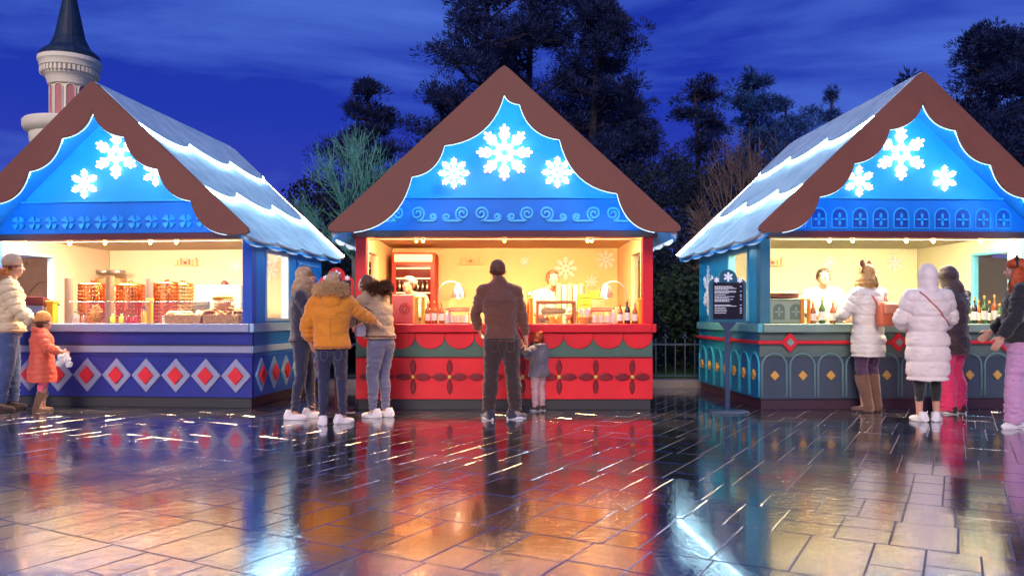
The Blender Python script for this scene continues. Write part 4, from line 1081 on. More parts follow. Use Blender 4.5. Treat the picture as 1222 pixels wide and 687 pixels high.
# glass guards
def guard(k, p0, p1, label, h=.26):
    x0, x1 = kx(k, p0, .0), kx(k, p1, .0)
    t = thing('glass_guard', label, 'glass screen', kw(k, (x0 + x1) / 2, -.02, 1.0), k.rotation_euler.z, 'glass screens on the counters')
    w = (x1 - x0) / 2
    MB().box(-w, w, -.003, .003, .0, h).build('pane', clear, t)
    MB().tube([(-w, 0, h), (w, 0, h)], .005, 6).build('rim', steel, t)
guard(KL, 84, 292, 'low clear glass screen in front of the pots and bread')
# small hanging sign above each back counter
def little_sign(k, px, py, label):
    x = kx(k, px, 2.36); d = kw(k, x, 2.36)[1]
    t = thing('wall_ornament', label, 'wall ornament', kw(k, x, 2.36, gz(py, d)), k.rotation_euler.z, 'wooden cut out ornaments on the back walls')
    m = MB(); m.box(-.19, .19, -.01, .01, -.08, -.06)
    for q, (xx, h) in enumerate(((-.15, .07), (-.10, .10), (.09, .08), (.14, .11))): m.box(xx - .018, xx + .018, -.01, .01, -.0598, -.06 + h)
    m.px([(-.05, -.0598), (.04, -.0598), (.04, .0), (-.005, .04), (-.05, .0)], -.01, .01)
    m.build('cut_out', paint('ornament_pale', (.85, .62, .35), .6, .1), t, bev=.003)
    MB().box(-.03, .02, -.016, -.0105, -.05, -.01).build('door', redtin, t)
little_sign(KC, 562, 309, 'pale wooden village ornament with red door on the red kiosk back wall')
little_sign(KR, 922, 311, 'pale wooden village ornament with red door on the teal kiosk back wall')
little_sign(KL, 222, 311, 'pale wooden village ornament with red door on the blue kiosk back wall')

# ---- centre kiosk
K = KC
t = box_thing('drinks_fridge', 'tall red drinks fridge with lit orange header at the back of the red kiosk', 'fridge', K, 496, 2.05, .60, .55, 1.03, redtin, .94)
t['label'] = 'tall red drinks fridge with lit orange header at the back of the red kiosk'
MB().box(-.24, .24, -.283, -.276, .10, .86).build('glass_door', paint('fridge_interior', (.10, .015, .012), .15, .2), t)
MB().box(-.26, .26, -.286, -.276, .90, 1.0).build('lit_header', glow('orange_header', (1, .35, .05), 2.2), t)
for z in (.24, .46, .66, .80): MB().box(-.235, .235, -.30, -.2835, z, z + .018).build('shelf_edge', glow('fridge_strip', (1, .42, .18), 1.3), t)
m = MB()
for z in (.118, .26, .48):
    for i in range(7): m.lathe([(.024, 0), (.024, .10), (.009, .14), (.009, .165)], (-.19 + i * .063, -.305, z + .002), 8)
m.build('bottles_row', darkglass, t, smooth=True)
t = thing('drinks_box', 'pink painted box with a spiral on its front, left end of the red counter', 'box', at(K, 485, .22), 0)
MB().box(-.15, .10, -.13, .13, 0, .34).build('case', pinkbox, t, bev=.008)
sp_ = [(.0 + (.075 - .06 * i / 40) * cos(i * .35), -.135, .17 + (.075 - .06 * i / 40) * sin(i * .35)) for i in range(41)]
MB().tube(sp_, .006, 6).build('spiral', redtin, t)
post(K, 497, .06, .32, yelw, 'left of the two yellow posts beside the pink spiral box', .022); post(K, 505, .06, .32, yelw, 'right of the two yellow posts beside the pink spiral box', .022)
for i, px in enumerate((510.5, 518.5, 527)):
    bottle(K, px, .08, [.255, .27, .26][i], .034, amberglass, ['left', 'middle', 'right'][i] + ' amber bottle of the three beside the yellow posts', 'amber bottles left of the man')
jar(K, 534, .1, .18, .036, paperl, 'slim glass jar right of the three amber bottles')
def tray(px, label):
    t = thing('condiment_tray', label, 'tray', at(K, px, .14), 0, 'red roofed condiment trays')
    MB().box(-.13, .13, -.1, .1, 0, .012).build('tray_base', redtin, t)
    MB().prism([(-.10, .14), (.10, .18), (.10, .195), (-.10, .155)], lambda y, z: (-.12, y, z), lambda y, z: (.12, y, z)).build('red_lid', redtin, t, bev=.003)
    for x in (-.11, .11): MB().tube([(x, .05, .01), (x, .05, .165)], .005, 6).build('support', steel, t)
    for x in (-.075, 0, .075): MB().lathe([(.028, .013), (.030, .09), (.026, .10)], (x, -.03, 0), 14).build('sauce_pot', paperl, t, smooth=True)
tray(548, 'red condiment tray left of the man in the brown jacket'); tray(717, 'red condiment tray below the right heat lamp')
def heatlamp(px, d, label):
    yl = .42; t = thing('heat_lamp', label, 'heat lamp', at(K, px, yl), 0, 'chrome heat lamps on curved arms')
    MB().lathe([(.07, 0), (.07, .012), (.012, .02)], seg=20).build('base', chrome, t, smooth=True)
    pts = [(0, 0, .01), (0, 0, .30)] + [(d * (.15 - .15 * cos(a)), 0, .34 + .17 * sin(a)) for a in [PI * .72 * i / 12 for i in range(13)]]
    MB().tube(pts, .008, 8).build('curved_arm', chrome, t, smooth='all')
    e = pts[-1]
    s = MB().lathe([(.085, -.16), (.082, -.12), (.068, -.05), (.035, .0), (.02, .02)], (e[0], 0, e[2]), 24).build('lamp_shade', chrome, t, smooth=True)
    MB().ball((e[0], 0, e[2] - .135), .038, 12, 8).build('bulb', glow('heat_bulb', (1, .5, .2), 12), s, smooth='all')
heatlamp(523, 1, 'left heat lamp, its chrome shade turned towards the man'); heatlamp(747, -1, 'right heat lamp, its chrome shade above the red tray')
t = thing('till_screen', 'small till monitor with white lit screen behind the man in the brown jacket', 'monitor', at(K, 616, .75, 1.0), R(8))
MB().box(-.12, .12, -.02, .02, .22, .42).build('case', paint('tan_case', (.55, .33, .15), .5, .1), t, bev=.01); MB().box(-.10, .03, -.025, -.0205, .26, .39).build('screen', screen, t)
MB().tube([(0, .0, .0), (0, .0, .22)], .02, 10).build('stand', steel, t); MB().box(-.09, .09, -.07, .07, 0, .012).build('base', steel, t)
for px, l in ((625, 'left'), (632, 'right')): bottle(K, px, .9, .40, .035, amberglass, l + ' tall brown bottle beside the till monitor', 'tall brown bottles by the till', lab=False)
t = thing('display_shelf', 'open wooden display shelf with sandwich, in the middle of the red counter', 'shelf', at(K, 663, .26), 0)
MB().box(-.235, .235, -.12, .12, .235, .275).build('top_board', paint('shelf_brown', (.45, .18, .07), .5, .2), t, bev=.004)
for a_, b_ in ((-.235, -.205), (.205, .235)): MB().box(a_, b_, -.12, .12, 0, .2345).build('upright', MATS['shelf_brown'], t, bev=.004)
MB().box(-.2045, .2045, -.12, .12, .095, .105).build('middle_board', MATS['shelf_brown'], t)
o = MB().limb([(-.11, 0, .0), (.12, 0, .0)], [.038, .036], 12).build('baguette', sugar, None, smooth='all'); o.location = at(K, 660, .26, 1.15); tag(o, 'golden baguette lying in the display shelf', 'baguette')
for px, l in ((658.5, 'left'), (668, 'right')):
    t = thing('drinking_glass', l + ' glass of yellow drink under the display shelf', 'glass', at(K, px, .08), 0, 'glasses of yellow drink')
    MB().lathe([(.030, .003), (.034, .085)], seg=16).build('drink', honey, t, smooth=True); MB().lathe([(.033, 0), (.038, .11)], seg=16).build('glass_body', clear, t, smooth=True)
post(K, 634, .10, .31, yelw, 'yellow post just right of the man in the brown jacket', .022)
post(K, 764, .10, .30, yelw, 'yellow post at the right end of the red counter', .028)
t = thing('cup_dispenser', 'rack of upright white paper tubes behind the display shelf', 'dispenser', at(K, 680, .8, 1.0), 0)
for i in range(5): MB().lathe([(.028, 0), (.030, .50 - .02 * (i % 2))], (-.14 + i * .07, 0, 0), 14).build('paper_tube', paperl if i % 2 else sugar, t, smooth=True)
MB().box(-.19, .19, .04, .06, 0, .47).build('back_board', MATS['shelf_brown'], t)
t = thing('basket_of_napkins', 'small basket of white napkins right of the display shelf', 'basket', at(K, 699, .14), 0)
MB().lathe([(.06, 0), (.085, .08), (.08, .085)], seg=20).build('basket', wicker, t, smooth=True)
m = MB()
for i in range(12): a = i * .9; m.add([(cos(a) * .03, sin(a) * .03, .05), (cos(a) * .10, sin(a) * .06, .15 + .02 * (i % 3)), (cos(a + .7) * .10, sin(a + .7) * .06, .16), (cos(a + .7) * .03, sin(a + .7) * .03, .05)], [(0, 1, 2, 3)])
m.build('napkins', applw, t, raw=True)
t = box_thing('wooden_crate', 'orange slatted crate stacked behind the napkin basket', 'crate', K, 700, .75, .24, .2, .36, oran)
for z in (.06, .15, .24, .32): MB().box(-.122, .122, -.106, -.1005, z, z + .03).build('slat', yelw, t)
t = box_thing('carton', 'tall brown carton with yellow lid left of the right heat lamp', 'carton', K, 713, .72, .18, .18, .30, kraft); MB().box(-.092, .092, -.092, .092, .301, .40).build('lid', yelw, t, bev=.01)
box_thing('menu_card_box', 'pale cardboard box of cups behind the red tray', 'box', K, 733, .7, .26, .2, .20, sugar)
jar(K, 731.5, .1, .19, .032, paperl, 'slim glass jar left of the three dark bottles')
for i, (px, H, mt) in enumerate(((740, .245, amberglass), (748.5, .285, darkglass), (757.5, .245, amberglass))):
    bottle(K, px, .07, H, .034, mt, ['left amber', 'tall middle dark', 'right amber'][i] + ' bottle of the three at the right end of the red counter', 'bottles at the right end of the red counter')
for px, py, r, lab in ((626, 312, .07, 'smallest snowflake on the red kiosk wall, above the till'), (675, 320, .165, 'largest snowflake on the red kiosk wall, behind the display shelf'),
                       (723, 310, .135, 'snowflake on the red kiosk wall right above the right heat lamp'), (706, 336, .09, 'lowest snowflake on the red kiosk wall, left of the right heat lamp')): wall_flake(K, px, py, r, 8, lab)
# ---- right kiosk
K = KR
t = thing('arched_box', 'sage green box with two dark arched windows on its front, on the teal kiosk counter', 'box', at(K, 934, .2), K.rotation_euler.z)
MB().box(-.205, .205, -.14, .14, .005, .275).build('case', sagebox, t, bev=.006); MB().box(-.225, .225, -.15, .15, .276, .29).build('lid', dsage, t, bev=.004)
for x in (-.10, .10):
    a = MB().px([(p, z) for p, z in arch_path(x, .068, .05, .235)], -.146, -.1405).build('arched_window', dsage, t)
    mb = MB()
    for dx, dz, v in ((0, .032, True), (0, -.032, True)): mb.px(lens(x + dx, .14 + dz, .028, .010, v), -.152, -.1465)
    for dx in (-.03, .03): mb.px(lens(x + dx, .14, .026, .009, False), -.152, -.1465)
    mb.build('cross_petals', sagebox, a)
t = thing('frying_pan', 'wide flat pan standing behind the sage arched box', 'pan', at(K, 932, .45, 1.0), 0)
MB().lathe([(.10, 0), (.12, .30), (.20, .31), (.215, .36), (.20, .36)], seg=28).build('pan', maroon, t, smooth=True)
m = MB(); rnd = random.Random(2)
for i in range(14): a = rnd.uniform(0, 6.28); q = .15 * math.sqrt(rnd.random()); m.ball((cos(a) * q, sin(a) * q, .37), (.035, .028, .018), 8, 6)
m.build('food', sugar, t, smooth='all')
post(K, 910, .05, .30, oran, 'orange post at the left end of the teal kiosk counter', .022); post(K, 957, .05, .30, oran, 'left orange post right of the sage arched box', .018); post(K, 965, .05, .30, oran, 'right orange post right of the sage arched box', .018)
# bottles
for i, (px, H, mt) in enumerate(((970, .26, amberglass), (981, .31, greenglass), (994, .27, amberglass))):
    bottle(K, px, .08, H, .036, mt, ['left amber', 'middle green', 'right amber'][i] + ' bottle between the orange posts and the woman with the backpack', 'bottles beside the orange posts')
for i, px in enumerate((1058, 1066, 1074)):
    jar(K, px, .1, .16 + .02 * (i % 2), .036, [sugar, honey, dough][i], ['left jar of biscuits', 'middle jar of honey', 'right jar of nuts'][i] + ' between the two white coats', group='jars between the two white coats')
rnd = random.Random(6); ords = ['first', 'second', 'third', 'fourth', 'fifth', 'sixth', 'seventh', 'eighth', 'ninth']
for i, px in enumerate((1150, 1156, 1163, 1168, 1175, 1181, 1187, 1193, 1199)):
    bottle(K, px, .08 + .10 * (i % 2), [.22, .26, .31, .28, .33, .27, .34, .24, .28][i], .033, [amberglass, greenglass, darkglass][i % 3], ords[i] + ' bottle from the left in the row beside the red haired woman', 'row of bottles by the red haired woman')
for px, py, r, lab in ((990, 313, .10, 'snowflake on the teal kiosk wall beside the vendor'), (1067, 314, .12, 'snowflake on the teal kiosk wall between the two white coats'), (1040, 327, .09, 'snowflake low on the teal kiosk wall behind the blond woman')): wall_flake(K, px, py, r, 6, lab)
t = box_thing('drinks_fridge', 'low steel drinks cooler at the back of the teal kiosk', 'cooler', K, 1010, 2.1, .9, .4, .28, steel, .942)
t = thing('inner_door', 'dark inner door with teal frame at the back right of the teal kiosk', 'door', at(K, 1182, 2.38, 0), K.rotation_euler.z)
MB().box(-.24, .24, -.02, 0, .94, 1.95).build('dark_panel', paint('dark_door', (.07, .05, .05), .3, .2), t); MB().box(-.30, -.24, -.05, .01, 0, 2.0).box(.24, .30, -.05, .01, 0, 2.0).build('frame', teal, t, bev=.003)
MB().box(-.6, .3, -.06, .01, 2.001, 2.08).build('header', cream_r, t)

# ------------------------------------------------------------------ menu boards
standm = paint('stand_navy', (.035, .06, .12), .35, .1); boardblk = paint('menu_black', (.012, .010, .02), .35, .1); chalk = paint('menu_lettering', (.75, .78, .85), .6, .02, bump=0, emis=(.7, .8, 1), es=.25)
def menu_board(loc, rot, frame_m, w, z0, z1, label, postm):
    t = thing('menu_board', label, 'menu board', loc, rot, 'menu boards on stands')
    MB().lathe([(.24, 0), (.24, .010), (.22, .018), (.03, .022), (.03, .03)], seg=40).build('base_plate', postm, t, smooth=True)
    MB().box(-.026, .026, -.02, .02, .02, z0).build('pole', postm, t, bev=.005)
    MB().px([(-.035, z0 - .08), (.035, z0 - .08), (.10, z0 - .001), (-.10, z0 - .001)], -.022, .022).build('bracket', postm, t, bev=.004)
    h = w / 2; zs = z1 - .16
    def outline(e):
        pts = [(-h + e, z0 + e), (h - e, z0 + e), (h - e, zs)]
        pts += [(h * .52 + (h * .48 - e) * cos(a), zs + (.062 - e * .5) * sin(a)) for a in [PI / 2 * i / 6 for i in range(7)]]
        pts += [((h * .50 - e) * cos(a), zs + .062 - e + (.098) * sin(a)) for a in [PI * i / 12 for i in range(13)]]
        pts += [(-h * .52 + (h * .48 - e) * cos(a), zs + (.062 - e * .5) * sin(a)) for a in [PI / 2 + PI / 2 * i / 6 for i in range(7)]]
        pts += [(-h + e, zs)]
        return pts
    MB().px(outline(0), -.025, .025).build('frame', frame_m, t, bev=.008)
    MB().box(-h + .035, h - .035, -.0295, -.0255, z0 + .035, zs + .01).build('menu_panel', boardblk, t)
    MB().tube([(.072 * cos(a), -.028, zs + .075 + .066 * sin(a)) for a in [2 * PI * i / 32 for i in range(32)]], .006, 6, close=True).build('ring', frame_m, t)
    flake_mesh(MB(), 0, zs + .075, .052, -.036, -.0255, 6, .12).build('emblem', chalk, t)
    for s in (-1, 1): flake_mesh(MB(), s * h * .63, zs + .038, .030, -.036, -.0255, 6, .14).build('emblem', chalk, t)
    m = MB(); rnd = random.Random(9); z = zs - .03; zb = z0 + .06; row = 0
    lines = [4, 3, 1, 2, 3, 0, 2, 1, 1, 1, 1]
    for blk, nl in enumerate(lines):
        if nl == 0: z -= .022; continue
        for j in range(nl):
            x = -h + .055; end = x + (w - .15) * rnd.uniform(.55, .95) * (1 if nl > 1 else .6)
            while x < end:
                ww = rnd.uniform(.012, .035); m.box(x, min(x + ww, end), -.0312, -.0298, z - .0058, z); x += ww + .005
            if j == 0: m.box(h - .075, h - .055, -.0312, -.0298, z - .0065, z)
            z -= .0115
            if z < zb: break
        z -= .008
        if z < zb: break
    m.build('menu_lettering', chalk, t)
    return t
menu_board((gx(868, 9.12), 9.12, 0), R(2), paint('board_teal', (.02, .12, .20), .4, .1), .42, 1.02, 1.62, 'black menu board in scalloped teal frame on a round based stand beside the teal kiosk', standm)
menu_board((gx(402, 9.42), 9.42, 0), R(4), redpaint, .40, 1.0, 1.66, 'menu board in scalloped red frame behind the woman in the mustard coat', maroon)
# ------------------------------------------------------------------ ground
def attr_mat_paving():
    m, nt, b = nm('wet_stone_slabs'); N = nt.nodes; L = nt.links
    at_ = N.new('ShaderNodeAttribute'); at_.attribute_name = 'slab'
    tc = N.new('ShaderNodeTexCoord')
    n1 = N.new('ShaderNodeTexNoise'); n1.inputs['Scale'].default_value = 1.1; n1.inputs['Detail'].default_value = 8; n1.inputs['Roughness'].default_value = .65
    n2 = N.new('ShaderNodeTexNoise'); n2.inputs['Scale'].default_value = 90; n2.inputs['Detail'].default_value = 5
    n3 = N.new('ShaderNodeTexNoise'); n3.inputs['Scale'].default_value = 9; n3.inputs['Detail'].default_value = 5; n3.inputs['Distortion'].default_value = 1.2
    for n in (n1, n2, n3): L.new(tc.outputs['Object'], n.inputs[0])
    cr = N.new('ShaderNodeValToRGB'); e = cr.color_ramp.elements
    e[0].color = (.020, .020, .026, 1); e[1].color = (.085, .078, .085, 1); e[0].position = .1
    L.new(at_.outputs['Fac'], cr.inputs[0])
    mx = N.new('ShaderNodeMix'); mx.data_type = 'RGBA'; mx.blend_type = 'MULTIPLY'; mx.inputs['Factor'].default_value = .7
    L.new(cr.outputs[0], mx.inputs['A']); L.new(n2.outputs['Color'], mx.inputs['B']); L.new(mx.outputs['Result'], b.inputs['Base Color'])
    # wetness: low roughness, patches a little drier
    a1 = N.new('ShaderNodeMapRange'); a1.inputs['From Min'].default_value = .40; a1.inputs['From Max'].default_value = .68; a1.inputs['To Min'].default_value = .035; a1.inputs['To Max'].default_value = .14
    L.new(n1.outputs['Fac'], a1.inputs['Value'])
    a2 = N.new('ShaderNodeMath'); a2.operation = 'MULTIPLY_ADD'; a2.inputs[1].default_value = .07
    L.new(at_.outputs['Fac'], a2.inputs[0]); L.new(a1.outputs[0], a2.inputs[2]); L.new(a2.outputs[0], b.inputs['Roughness'])
    b.inputs['IOR'].default_value = 9
    b.inputs['Coat Weight'].default_value = .45; b.inputs['Coat Roughness'].default_value = .03; b.inputs['Coat IOR'].default_value = 1.4
    ms = N.new('ShaderNodeMapRange'); ms.inputs['From Min'].default_value = .45; ms.inputs['From Max'].default_value = .62; ms.inputs['To Min'].default_value = .03; ms.inputs['To Max'].default_value = .22
    n4 = N.new('ShaderNodeTexNoise'); n4.inputs['Scale'].default_value = .7; n4.inputs['Detail'].default_value = 4; L.new(tc.outputs['Object'], n4.inputs[0]); L.new(n4.outputs['Fac'], ms.inputs['Value'])
    b1 = N.new('ShaderNodeBump'); b1.inputs['Distance'].default_value = .012; L.new(ms.outputs[0], b1.inputs['Strength']); L.new(n3.outputs['Fac'], b1.inputs['Height'])
    b2 = N.new('ShaderNodeBump'); b2.inputs['Distance'].default_value = .002; b2.inputs['Strength'].default_value = .25; L.new(n2.outputs['Fac'], b2.inputs['Height']); L.new(b1.outputs[0], b2.inputs['Normal'])
    L.new(b2.outputs[0], b.inputs['Normal'])
    b3 = N.new('ShaderNodeBump'); b3.inputs['Distance'].default_value = .006; L.new(ms.outputs[0], b3.inputs['Strength']); L.new(n3.outputs['Fac'], b3.inputs['Height']); L.new(b3.outputs[0], b.inputs['Coat Normal'])
    return m
pav = attr_mat_paving()
def paving():
    A = R(29.3); u = V(sin(A), cos(A), 0); w = V(cos(A), -sin(A), 0)
    rnd = random.Random(77); vs = []; fs = []; at_ = []
    X0, X1, Y0, Y1 = -9.5, 9.5, .6, 12.13
    g = .0032; bv = .0022; bz = .0020
    cells = []
    xx = -5.0
    while xx < 19:
        sl = rnd.choice((.5, .66, .8, 1.0, 1.15)); yy = -16 + rnd.uniform(0, .3)
        while yy < 16:
            cw_ = rnd.choice((.18, .22, .25, .29, .34)); n_ = max(1, round(sl / rnd.choice((.28, .36, .46, .58)))); cuts = [0] + [(i + rnd.uniform(-.18, .18)) / n_ for i in range(1, n_)] + [1]
            for i in range(n_): cells.append((xx + sl * cuts[i], sl * (cuts[i + 1] - cuts[i]), yy, cw_))
            yy += cw_
        xx += sl
    for x, ln, y, cw in cells:
        if 1:
            c = u * (x + ln / 2) + w * (y + cw / 2)
            if X0 < c.x < X1 and Y0 < c.y < Y1:
                tx, ty = rnd.gauss(0, .0013), rnd.gauss(0, .0013); dz = rnd.uniform(-.0012, .0)
                def p(a, b_, z): 
                    q = u * a + w * b_; return (q.x, min(q.y, Y1 + .1), z)
                o = len(vs); a0, a1, b0, b1_ = x + g, x + ln - g, y + g, y + cw - g
                cx_, cy_ = x + ln / 2, y + cw / 2
                def zt(a, b_): return dz + (a - cx_) * tx + (b_ - cy_) * ty
                for (aa, bb) in ((a0 + bv, b0 + bv), (a1 - bv, b0 + bv), (a1 - bv, b1_ - bv), (a0 + bv, b1_ - bv)): vs.append(p(aa, bb, zt(aa, bb)))
                jt = lambda: rnd.uniform(-.003, .003)
                for (aa, bb) in ((a0, b0), (a1, b0), (a1, b1_), (a0, b1_)): vs.append(p(aa + jt(), bb + jt(), zt(aa, bb) - bz))
                for (aa, bb) in ((a0, b0), (a1, b0), (a1, b1_), (a0, b1_)): vs.append(p(aa, bb, -.03))
                fs.append((o, o + 3, o + 2, o + 1))
                for q in range(4):
                    r = (q + 1) % 4
                    fs.append((o + q, o + r, o + 4 + r, o + 4 + q)); fs.append((o + 4 + q, o + 4 + r, o + 8 + r, o + 8 + q))
                at_ += [rnd.random()] * 9
    me = bpy.data.meshes.new('paving'); me.from_pydata(vs, [], fs); me.update()
    a = me.attributes.new('slab', 'FLOAT', 'FACE'); a.data.foreach_set('value', at_)
    bm = bmesh.new(); bm.from_mesh(me)
    for f in bm.faces:
        if f.normal.z < -.5: f.normal_flip()
    bm.to_mesh(me); bm.free()
    me.materials.append(pav)
    o = bpy.data.objects.new('paving', me); col.objects.link(o); tag(o, kind='structure', label='wet dark stone slab paving laid on the diagonal')
paving()
def sheet(name, pts, z, mat):
    me = bpy.data.meshes.new(name); me.from_pydata([(x, y, z) for x, y in pts], [], [tuple(range(len(pts)))]); me.update(); me.materials.append(mat)
    o = bpy.data.objects.new(name, me); col.objects.link(o); tag(o, kind='structure'); return o
grout = paint('wet_grout', (.26, .25, .25), .35, .3, 60, .6, 90)
sheet('ground', [(-120, -30), (120, -30), (120, 160), (-120, 160)], -.05, paint('dark_earth', (.02, .025, .015), .8, .3, 1))
sheet('joint_bed', [(-14, -2), (14, -2), (14, 12.2), (-14, 12.2)], -.0036, grout)
# kerb
kb = MB()
for i in range(26): kb.box(-13 + i + .004, -12 + i - .004, 12.15, 12.42, -.02, .12)
o = kb.build('kerb', paint('kerb_stone', (.22, .21, .20), .5, .2, 4, .3), None, bev=.012); tag(o, kind='structure')
# terrain behind
def hz(x, y):
    t = max(0, min(1, (y - 14.5) / 9)); s = t * t * (3 - 2 * t)
    return .06 + s * (2.6 + .5 * noise.noise(V(x * .12, y * .12, 0))) + .05 * noise.noise(V(x * .8, y * .8, 3)) + max(0, y - 26) * .03
xs = [-60 + i * 1.2 for i in range(101)]; ys = [12.42 + (i / 50) ** 1.7 * 90 for i in range(51)]
vs = [(x, y, hz(x, y) if y > 12.5 else .06) for y in ys for x in xs]; fs = [(j * 101 + i, j * 101 + i + 1, (j + 1) * 101 + i + 1, (j + 1) * 101 + i) for j in range(50) for i in range(100)]
me = bpy.data.meshes.new('terrain'); me.from_pydata(vs, [], fs); me.update()
for p in me.polygons: p.use_smooth = True
me.materials.append(paint('night_grass', (.020, .045, .012), .85, .4, 3, .8, 40))
o = bpy.data.objects.new('terrain', me); col.objects.link(o); tag(o, kind='structure')
# grass in the strip behind the kerb
rnd = random.Random(5); vs = []; fs = []
for i in range(9000):
    x, y = rnd.choice((rnd.uniform(-3.4, -1.6), rnd.uniform(1.6, 3.2))), rnd.uniform(12.45, 14.0); a = rnd.uniform(0, 6.28); h = rnd.uniform(.03, .09); z = hz(x, y) if y > 12.5 else .06
    w = .005; o_ = len(vs); vs += [(x - cos(a) * w, y - sin(a) * w, z - .01), (x + cos(a) * w, y + sin(a) * w, z - .01), (x + rnd.uniform(-.03, .03), y + rnd.uniform(-.03, .03), z + h)]; fs.append((o_, o_ + 1, o_ + 2))
me = bpy.data.meshes.new('grass'); me.from_pydata(vs, [], fs); me.update(); me.materials.append(paint('grass_blade', (.03, .11, .015), .6, .3, 5, 0))
o = bpy.data.objects.new('grass', me); col.objects.link(o); tag(o, 'short green grass behind the kerb', 'grass', kind='stuff')
# fence
iron = paint('blue_grey_iron', (.07, .11, .16), .4, .1)
def fence(x0, x1, label):
    t = thing('iron_fence', label, 'fence', ((x0 + x1) / 2, 12.75, .06), 0, 'low iron fences behind the kerb'); w = (x1 - x0) / 2
    for z in (.06, .56): MB().box(-w, w, -.012, .012, z, z + .03).build('rail', iron, t, bev=.003)
    n = int((x1 - x0) / .15)
    for i in range(n + 1):
        x = -w + (x1 - x0) * i / n; m = MB().tube([(x, 0, .0), (x, 0, .66)], .011, 6)
        if i % 2 == 0:
            m.ball((x, 0, .72), .022, 8, 6); m.ball((x - .028, 0, .685), .016, 8, 6); m.ball((x + .028, 0, .685), .016, 8, 6); m.ball((x, 0, .655), .016, 8, 6)
        m.build('picket', iron, t)
fence(-3.6, -1.5, 'low blue grey iron fence in the gap between the blue and the red kiosk')
fence(1.6, 3.3, 'low blue grey iron fence in the gap between the red and the teal kiosk')

# ------------------------------------------------------------------ vegetation
bark = paint('pine_bark', (.03, .022, .035), .85, .3, 6, .6, 20); needle = paint('haze_tinted_needles', (.009, .022, .100), .7, .5, 1.5, 0)  # blue of night haze tinted into the needle colour
needle2 = paint('painted_haze_needles', (.020, .075, .26), .7, .5, 1.5, 0); leafm = paint('hedge_leaves', (.012, .020, .022), .6, .5, 2, 0); lilacbark = paint('pale_bark', (.20, .20, .16), .8, .3, 8, .4)  # stronger blue haze painted into the distant needles
green_light_bark = paint('painted_green_light_twigs', (.10, .30, .23), .8, .3, 3, 0); brownbark = paint('brown_twigs', (.18, .12, .09), .8, .3, 3, 0)  # green floodlight is painted into the twig colour
def mesh_obj(name, vs, fs, mat, parent):
    me = bpy.data.meshes.new(name); me.from_pydata(vs, [], fs); me.update(); me.materials.append(mat)
    o = bpy.data.objects.new(name, me); col.objects.link(o); o.parent = parent; return o
def clump(vs, fs, c, r, n, L, rnd, flat=.75):
    for i in range(n):
        d = V(rnd.gauss(0, 1), rnd.gauss(0, 1), rnd.gauss(0, 1) * flat + .25).normalized()
        p = c + V(d.x, d.y, d.z * flat) * r * rnd.random() ** .45
        e = p + (d + V(0, 0, .35)).normalized() * L * rnd.uniform(.6, 1.2)
        s = d.cross(V(rnd.random(), rnd.random(), rnd.random())).normalized() * L * .09
        o = len(vs); m = p.lerp(e, .5)
        vs += [p, m + s, e, m - s]; fs.append((o, o + 1, o + 2, o + 3))
def pine(x, y, ztop, width, label, seed, base_frac=.3, ntier=15, mat=None, dens=1.0, cone=.35, top_w=.25, twigs=6, lean=0, group='dark pines behind the kiosks'):
    rnd = random.Random(seed); zb = hz(x, y) - .2; H = ztop - zb
    t = thing('pine_tree', label, 'pine', (x, y, zb), 0, group)
    tr = MB(); path = []; 
    for i in range(9): q = i / 8; path.append(V(lean * q * q + .12 * sin(q * 5 + seed), .1 * sin(q * 4), H * .97 * q))
    tr.tube(path, [.20 * H / 10 * (1 - .85 * i / 8) + .02 for i in range(9)], 8)
    vs = []; fs = []
    for i in range(ntier):
        q = base_frac + (1 - base_frac) * (i + rnd.random() * .7) / ntier; q = min(q, .985)
        f = (q - base_frac) / (1 - base_frac)
        prof = (1 - f) ** cone * (1 - (1 - min(1, f / .12)) * .45); prof = max(prof, top_w * (1 - f) + .05)
        for b in range(rnd.choice((2, 3, 3))):
            a = rnd.uniform(0, 2 * PI); Lb = width / 2 * prof * rnd.choice((.55, .8, 1.0, 1.12))
            k = q * 8; i0 = min(7, int(k)); p0 = path[i0].lerp(path[i0 + 1], k - i0)
            rise = rnd.uniform(.05, .55)
            pts = [p0 + V(cos(a), sin(a), 0) * Lb * s + V(0, 0, Lb * rise * s ** 1.5 + .1 * sin(s * 5 + a)) for s in (0, .3, .6, .85, 1)]
            tr.tube(pts, [.055, .045, .032, .022, .012], 5)
            for s_ in range(twigs):
                s = rnd.uniform(.35, 1.0); j = s * 4; i0 = min(3, int(j)); c = pts[i0].lerp(pts[i0 + 1], j - i0)
                off = V(rnd.gauss(0, 1), rnd.gauss(0, 1), rnd.gauss(.2, .5)) * .30 * min(1, Lb)
                tr.tube([c, c + off], [.014, .006], 4)
                clump(vs, fs, c + off, rnd.uniform(.20, .42) * (.6 + .4 * min(1, Lb)), int(74 * dens), .19, rnd)
    clump(vs, fs, path[-1], .25, int(60 * dens), .25, rnd)
    tr.build('trunk', bark, t); mesh_obj('crown', vs, fs, mat or needle, t)
    return t
pine(-.6, 27, 12.2, 5.2, 'broad dark pine rising left of the red kiosk peak, its limb reaching left', 1, .30, 19, twigs=7, dens=1.1, cone=.30, top_w=.5)
pine(.9, 29, 14.0, 4.6, 'tallest dark pine directly above the red kiosk peak', 2, .25, 22, twigs=8, dens=1.1, cone=.30, top_w=.5)
pine(3.1, 28, 12.6, 3.9, 'narrow dark pine with pointed top right of the red kiosk peak', 3, .2, 24, twigs=8, dens=1.2, cone=.45)
pine(4.3, 30, 9.2, 4.0, 'lower dark pine at the right end of the centre group', 14, .2, 18, twigs=7, dens=1.1, cone=.4)
pine(-2.4, 29, 9.3, 3.2, 'low dark pine between the bare green tree and the broad pine', 15, .2, 14, twigs=7, cone=.4)
